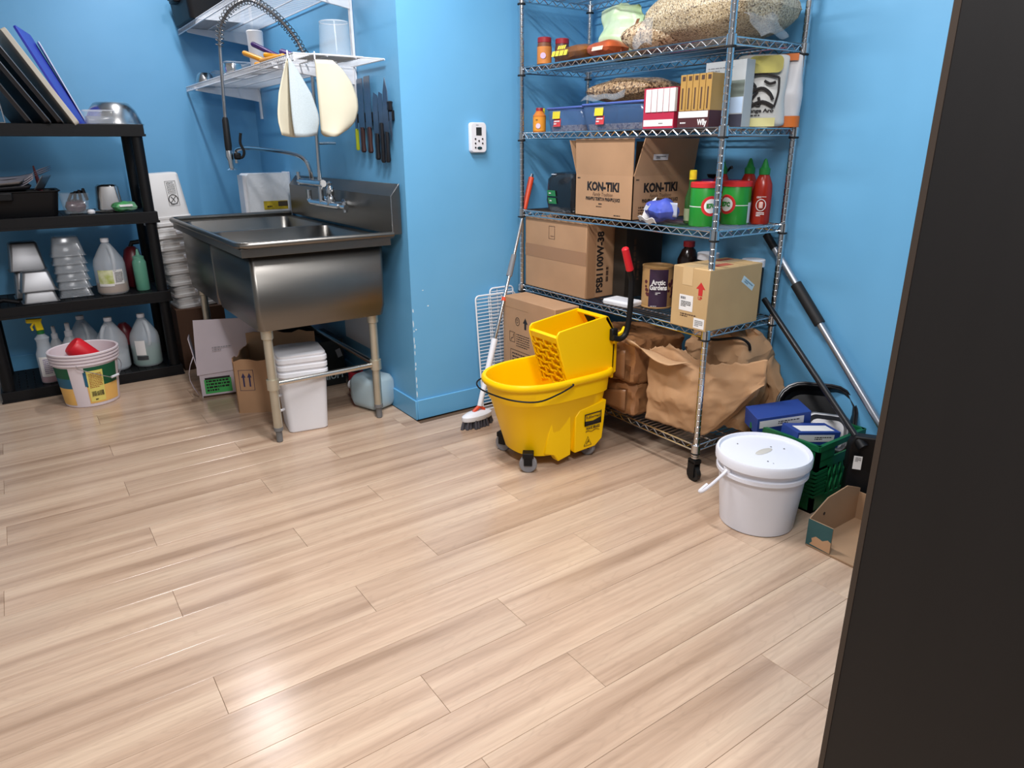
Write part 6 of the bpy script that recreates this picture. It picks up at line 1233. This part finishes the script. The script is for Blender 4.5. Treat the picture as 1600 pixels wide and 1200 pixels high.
YS = mat('yellow_orange_handle', (240, 164, 24), 0.4); PS = mat('purple_handle', (76, 40, 120), 0.4)
def stick(label, m, a_, b2, r=0.0125):
    a_ = Vector(a_); b2 = Vector(b2); t = thing('tool_handle', label, 'handle', tuple(a_), group='yellow and purple handled tools on wire shelf'); d = b2-a_
    MB().tube([(0, 0, 0), d*0.04, d*0.5, d*0.96, d], [r*0.8, r, r*0.94, r, r*0.8], 12).build('grip', m, t); MB().cyl(d, d*1.35, 0.004).build('shaft', STEEL, t); return t
stick('yellow handle pointing up left in front of white cylinder', YS, (-0.390, 0.905, LZ+0.075), (-0.335, 0.720, LZ+0.020)); stick('yellow handle lying along the front of lower wire shelf', YS, (-0.385, 0.655, LZ+0.014), (-0.360, 0.400, LZ+0.014)); stick('yellow handle end-on between the purple handles', YS, (-0.345, 0.730, LZ+0.052), (-0.230, 0.640, LZ+0.030)); stick('short yellow handle lowest on the shelf by white cylinder', YS, (-0.370, 0.800, LZ+0.013), (-0.300, 0.680, LZ+0.013)); stick('purple handle sticking up highest of the tool handles', PS, (-0.345, 0.900, LZ+0.118), (-0.275, 0.720, LZ+0.045)); stick('purple handle lying nearest the spray hose spring', PS, (-0.290, 0.640, LZ+0.060), (-0.250, 0.480, LZ+0.018), 0.015)
t = thing('black_ring', 'small black rubber ring lying behind the tool handles', 'ring', (-0.240, 0.330, LZ)); MB().tube([(0.028*math.cos(2*PI*i/20), 0.028*math.sin(2*PI*i/20), 0.009) for i in range(20)], 0.009, 8, closed=True).build('ring_body', BLACKRUB, t)
t = thing('clear_canister', 'clear round canister upside down at near end of lower wire shelf', 'canister', (-0.185, 0.225, LZ+0.004)); MB().lathe([(0.075, 0.001), (0.072, 0.004), (0.063, 0.135), (0.056, 0.142), (0.0, 0.142)], 30, cap0=False, cap1=False).build('shell', CLEAR, t, solid=0.002); MB().tube([(0.062*math.cos(2*PI*i/30), 0.062*math.sin(2*PI*i/30), 0.138) for i in range(30)], 0.002, 6, closed=True).build('rim', TRANSP, t)
t = thing('plastic_sheet', 'folded white plastic sheet lying under the clear round canister', 'sheet', (-0.200, 0.235, LZ), 0.0); MB().box(-0.13, 0.10, -0.105, 0.10, 0.0, 0.003).build('sheet', WHITEP, t)

# ---------------------------------------------------------------- knives on a magnetic bar
t = thing('magnetic_bar', 'black magnetic knife bar fixed to blue wall beside the wire shelf', 'knife rack', (0.009, 0.275, 1.455)); MB().box(-0.014, 0, -0.20, 0.20, -0.022, 0.022).build('bar', BLACKPL, t, bevel=0.003); [MB().cyl((-0.015, y, 0), (-0.012, y, 0), 0.005).build('screw', CHROME, t) for y in (-0.19, 0.19)]
def knife(label, y, ztop, zmid, zbot, w_, hm, tip, hw=0.026, tilt=0.0):
    t = thing('kitchen_knife', label, 'knife', (-0.008, y, zmid), group='knives on the magnetic bar', rot=(tilt, 0, 0)); L = ztop-zmid; hl = zmid-zbot
    if tip == 'square': poly = [(-w_/2, 0), (w_/2, 0), (w_/2, L-0.008), (w_/2-0.008, L), (-w_/2, L)]
    elif tip == 'point': poly = [(-w_/2, 0), (w_/2, 0), (w_/2*0.95, L*0.45), (w_/2*0.6, L*0.75), (-w_/2*0.2, L), (-w_/2, L*0.75)]
    else: poly = [(-w_/2, 0), (w_/2, 0), (w_/2, L*0.80), (w_/2*0.4, L), (-w_/2, L*0.92)]
    MB().prism([(-0.0012, p, z) for p, z in poly], (0.0024, 0, 0)).build('blade', mat('knife_steel', (126, 136, 148), 0.25, 0.95), t)
    MB().loft([rrect(0.008, hw/2*0.85, 0.006, 0.006), rrect(0.009, hw/2, 0.007, -hl*0.25), rrect(0.0085, hw/2*0.88, 0.007, -hl*0.6), rrect(0.010, hw/2*1.05, 0.008, -hl*0.93), rrect(0.006, hw/2*0.7, 0.005, -hl)]).build('handle', hm, t)
    return t
LIME = mat('lime_plastic', (176, 188, 40), 0.4); BRN = mat('brown_wood_handle', (58, 34, 32), 0.45); BK = mat('black_handle', (24, 24, 28), 0.35)
knife('small knife with lime green handle, leftmost on the magnetic bar', 0.468, 1.52, 1.40, 1.305, 0.024, LIME, 'point', 0.016)
knife('square-ended knife with brown handle, left of the brown-handled pair', 0.400, 1.630, 1.405, 1.295, 0.068, BRN, 'square', 0.030); knife('square-ended knife with brown handle, right of the brown-handled pair', 0.318, 1.635, 1.405, 1.292, 0.068, BRN, 'square', 0.030)
knife('black-handled knife with steel pommel right of the brown-handled pair', 0.238, 1.560, 1.375, 1.262, 0.056, BK, 'round', 0.030); knife('black-handled knife hanging in the middle of the right group', 0.182, 1.560, 1.420, 1.250, 0.044, BK, 'round', 0.028); knife('long pointed chef knife with black handle at right of bar', 0.132, 1.615, 1.380, 1.252, 0.056, BK, 'point', 0.030); knife('small black-handled knife hanging handle-up at right end of bar', 0.085, 1.340, 1.470, 1.515, 0.022, BK, 'point', 0.034)
